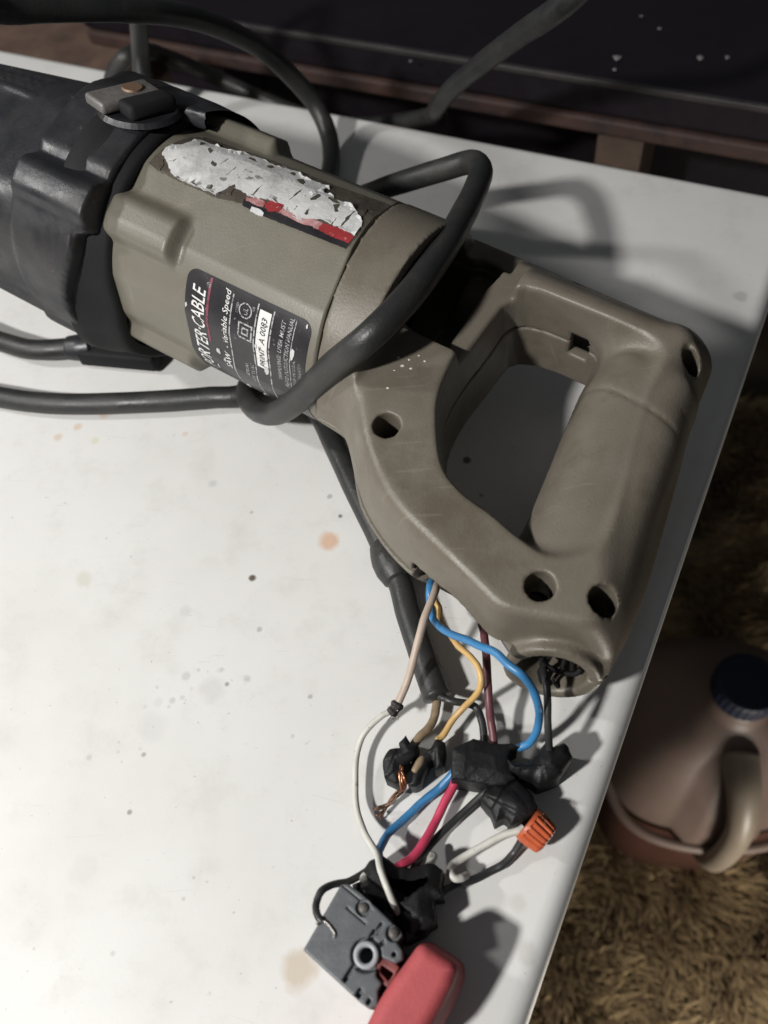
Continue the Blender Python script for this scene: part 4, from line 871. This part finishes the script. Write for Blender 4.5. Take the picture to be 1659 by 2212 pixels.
# ------------------------------------------------------------------ switch with trigger
def switch():
    t = thing('trigger_switch', 'slate grey trigger switch with a large red trigger, pulled out onto the table', 'switch', at(760, 2050, 0))
    ZT = 20.0
    cL, cT, cR, cB = [at(*ZS(*p), ZT) for p in ((40, 770), (385, 185), (925, 640), (630, 1290))]
    ex = (cR-cT); ex /= np.linalg.norm(ex); ey = np.array([-ex[1], ex[0], 0])
    if ey@(cL-cT) < 0: ey = -ey
    def loc(p, z=ZT): q = at(*ZS(*p), z)-cT; return (q@ex, q@ey)
    poly = [loc(p) for p in ((40, 770), (375, 190), (440, 185), (560, 270), (900, 590), (915, 640), (870, 700), (920, 770), (925, 850), (860, 890), (720, 830), (690, 870), (690, 1000), (740, 1060), (705, 1130), (705, 1260), (630, 1295), (540, 1230)) ]
    h = 0.3; lo = np.min(poly, 0)-1.5; hi = np.max(poly, 0)+1.5
    (x, y, z), o = grid((lo[0], lo[1], -0.5), (hi[0], hi[1], ZT+2.5), h)
    d = polysd(x[:, :, 0], y[:, :, 0], poly)[:, :, None]
    f = smax(smax(d+0*z, z-ZT, 0.7), 0.4-z, 0.5)
    cx, cy = loc((600, 815)); rg = np.sqrt((x-cx)**2+(y-cy)**2)
    f = np.maximum(f, -np.maximum(rg-4.0, ZT-1.6-z))
    f = np.maximum(f, -np.maximum(rg-1.85, ZT-7-z))
    def slot(p, L, W_, ang, dep=1.6):
        nonlocal f
        a, b = loc(p); X, Y = x-a, y-b; c, s = math.cos(ang), math.sin(ang)
        f = np.maximum(f, -np.maximum(np.maximum(np.abs(X*c+Y*s)-L/2, np.abs(-X*s+Y*c)-W_/2), ZT-dep-z))
    q0, q1 = loc((430, 1010)), loc((490, 910)); sa = math.atan2(q1[1]-q0[1], q1[0]-q0[0])
    slot((457, 960), 5.2, 1.1, sa); slot((655, 640), 3.0, 1.2, sa); slot((715, 578), 3.0, 1.1, sa); slot((540, 1150), 2.2, 1.4, sa); slot((705, 735), 4.0, 1.0, sa+0.5)
    slot((620, 1225), 1.4, 1.0, sa); slot((480, 760), 1.0, 0.6, sa, 0.8)
    g0, g1 = loc((450, 410)), loc((580, 520)); ga = math.atan2(g1[1]-g0[1], g1[0]-g0[0]); slot((515, 465), 6.5, 0.55, ga, 0.6)
    gl0 = loc((390, 270)); slot((470, 270), 14.0, 0.35, ga, 0.5)
    for p in ((575, 400), (842, 622)):
        a, b = loc(p); f = np.maximum(f, -np.maximum(np.sqrt((x-a)**2+(y-b)**2)-2.0, ZT-0.9-z))
    a, b = loc((845, 808)); f = np.maximum(f, -np.maximum(np.sqrt((x-a)**2+(y-b)**2)-0.6, ZT-2-z))
    V, Q = nets(f, o, h); V = cT*np.array([1, 1, 0])+V[:, :1]*ex+V[:, 1:2]*ey+V[:, 2:]*UPV
    put('switch_body', mesh_np('switch_body', V, Q), M['switch'], t)
    for p in ((575, 400), (842, 622)):
        c = at(*ZS(*p), ZT-0.5); bm = bmesh.new(); bmesh.ops.create_uvsphere(bm, u_segments=18, v_segments=10, radius=1.3*S)
        for v in bm.verts: v.co.z *= 0.55
        bmesh.ops.translate(bm, vec=Vector(c*S), verts=bm.verts); put('rivet', bm_mesh('rivet', bm), M['dull_metal'], t)
    put('spring_clip', tubes('spring_clip', [([at(*ZS(*p), ZT+0.2) for p in ((165, 545), (185, 515), (225, 512), (265, 540), (300, 585), (322, 622), (318, 660))], 0.42)], 8, 6), M['steel'], t)
    pc = at(*ZS(600, 815), ZT); V = []; NN = 48
    for (r, zz) in ((3.2, -1.8), (3.2, 0.35), (2.9, 0.65), (2.2, 0.65), (1.85, 0.3), (1.85, -4)):
        for q in range(NN): a = 2*math.pi*q/NN; V.append(pc+np.array([r*math.cos(a), r*math.sin(a), zz]))
    Q = [(i*NN+q, i*NN+(q+1) % NN, (i+1)*NN+(q+1) % NN, (i+1)*NN+q) for i in range(5) for q in range(NN)]
    put('pivot_ring', mesh_np('pivot_ring', V, Q), M['pale_grey'], t)
    # terminal side, lower and darker
    P = [at(*ZS(*p), 8)[:2] for p in ((470, 200), (640, 130), (900, 250), (1060, 400), (1180, 500), (1130, 640), (960, 720), (880, 700))]
    lo = np.min(P, 0)-2; hi = np.max(P, 0)+2; (x, y, z), o = grid((lo[0], lo[1], -0.5), (hi[0], hi[1], 14), 0.45)
    d = polysd(x[:, :, 0], y[:, :, 0], P)[:, :, None]; f = smax(smax(d+0*z, z-10.5-1.2*np.sign(np.sin(x*1.1)), 0.6), 0.4-z, 0.4)
    V, Q = nets(f, o, 0.45); put('terminal_block', mesh_np('terminal_block', V, Q), M['dark_plastic'], t)
    # red trigger: long rounded bar
    TZ = 24.0
    tp = [at(*ZS(*p), TZ) for p in ((1085, 685), (1270, 800), (1450, 930), (900, 1900), (400, 1880), (700, 1235), (850, 1010), (960, 870))]
    tx = at(*ZS(1430, 925), TZ)-at(*ZS(1000, 1700), TZ)
    P = chaikin([tuple(p[:2]) for p in tp], 2); lo = np.min(P, 0)-4; hi = np.max(P, 0)+4; h = 0.5
    (x, y, z), o = grid((lo[0], lo[1], -0.5), (hi[0], hi[1], TZ+2), h)
    d = polysd(x[:, :, 0], y[:, :, 0], P)[:, :, None]
    q = z-TZ; d2 = d-0.10*np.clip(TZ-z, 0, 30)
    R4 = 3.2; qa, qb = np.maximum(d2+R4, 0), np.maximum(q+R4, 0)
    f = np.sqrt(qa*qa+qb*qb)+np.minimum(np.maximum(d2+R4, q+R4), 0)-R4
    f = smax(f, 3.0-z, 1.0)
    V, Q = nets(f, o, h); put('trigger', mesh_np('trigger', V, Q), M['trigger'], t)
    P = [at(*ZS(*p), 17)[:2] for p in ((700, 830), (800, 830), (900, 920), (860, 1010), (800, 1110), (740, 1060), (700, 960))]
    lo = np.min(P, 0)-1; hi = np.max(P, 0)+1; (x, y, z), o = grid((lo[0], lo[1], 6), (hi[0], hi[1], 20), 0.3)
    d = polysd(x[:, :, 0], y[:, :, 0], P)[:, :, None]; f = smax(d+0*z, np.abs(z-14.5)-4.2, 0.5)
    P3 = [at(*ZS(*p), 18.7)[:2] for p in ((735, 900), (845, 975), (800, 1045), (720, 960))]
    f = np.maximum(f, -np.maximum(polysd(x[:, :, 0], y[:, :, 0], P3)[:, :, None], 13-z))
    V, Q = nets(f, o, 0.3); put('trigger_slide', mesh_np('trigger_slide', V, Q), M['trig_in'], t)
switch()

# ------------------------------------------------------------------ jug on the floor
def jug():
    cz = FLOOR+252
    c = at(1612, 1482, cz); base = np.array([c[0], c[1], FLOOR])
    t = thing('plastic_jug', 'clouded plastic jug with a navy screw cap, half full of brown liquid, on the carpet', 'jug', base)
    hd = at(1600, 1780, cz-60)-np.array([c[0], c[1], cz-60]); hd[2] = 0; hd /= np.linalg.norm(hd); hs = np.cross(UPV, hd)
    prof = [(0, 62), (3, 70), (10, 75), (60, 76), (118, 76), (118.5, 76), (150, 75), (175, 68), (200, 52), (218, 36), (228, 24), (236, 20), (246, 19.5), (246, 0.1)]
    N = 64
    def lathe(pr, name, m):
        V = []
        for (z, r) in pr:
            for j in range(N):
                x = 2*math.pi*j/N; c_, s_ = math.cos(x), math.sin(x); sq = 1/(abs(c_)**4+abs(s_)**4)**0.25 if r > 30 else 1
                k = 1+(sq-1)*0.55
                p = base+UPV*z+r*k*(c_*hd+s_*hs)
                # recess behind the handle
                if 60 < z < 222 and abs(s_) > 0.30 and c_ > 0.1 and r > 30: p = p-hd*10*smooth(60, 100, z)*(1-smooth(195, 222, z))*c_
                V.append(p)
        Q = [(i*N+j, i*N+(j+1) % N, (i+1)*N+(j+1) % N, (i+1)*N+j) for i in range(len(pr)-1) for j in range(N)]
        return put(name, mesh_np(name, V, Q), m, t)
    lathe([p for p in prof if p[0] >= 118.5], 'jug_shoulder', M['jug']); lathe([p for p in prof if p[0] <= 118.5], 'jug_filled_body', M['jug_fluid'])
    hp = [base+UPV*214+hd*34, base+UPV*210+hd*58, base+UPV*190+hd*76, base+UPV*150+hd*84, base+UPV*105+hd*82, base+UPV*85+hd*70]
    put('handle', tubes('handle', [(hp, [13, 11, 9, 8.5, 8.5, 10])], 16, 10), M['jug_handle'], t)
    rg = [base+UPV*120+(77.5*(1+0.55*(1/(abs(math.cos(x))**4+abs(math.sin(x))**4)**0.25-1)))*(math.cos(x)*hd+math.sin(x)*hs) for x in np.linspace(0, 2*math.pi, 49)]
    put('mould_ridge', tubes('mould_ridge', [(rg, 4.2)], 10, 2), M['jug'], t)
    bm = bmesh.new(); r = 20.5
    V = []; NN = 60; pr = [(244, 20.4), (245, 21), (257, 20.6), (259.5, 19.2), (260, 17.5), (259.3, 16.8), (259.3, 0.05)]
    for (z, r) in pr:
        for j in range(NN):
            x = 2*math.pi*j/NN; k = 1+(0.018 if j % 2 and 244.5 < z < 258 else 0); V.append(base+UPV*z+r*k*np.array([math.cos(x), math.sin(x), 0]))
    Q = [(i*NN+j, i*NN+(j+1) % NN, (i+1)*NN+(j+1) % NN, (i+1)*NN+j) for i in range(len(pr)-1) for j in range(NN)]
    put('screw_cap', mesh_np('screw_cap', V, Q, False), M['cap'], t)
jug()
def stick():
    zf = FLOOR+34
    a, b, c = at(1335, 1640, zf), at(1405, 1715, zf), at(1432, 1738, zf)
    t = thing('swab_stick', 'thin pale stick with a thicker end lying on the dark carpet by the jug', 'stick', at(1400, 1700, FLOOR))
    put('shaft', tubes('shaft', [([a, (a+b)/2+UPV*2, b], 2.0)], 10, 6), M['stick'], t)
    put('tip', tubes('tip', [([b, (b+c)/2, c, at(1462, 1752, zf)], [2.2, 5.5, 6.0, 4.0])], 12, 6), M['stick'], t)
stick()
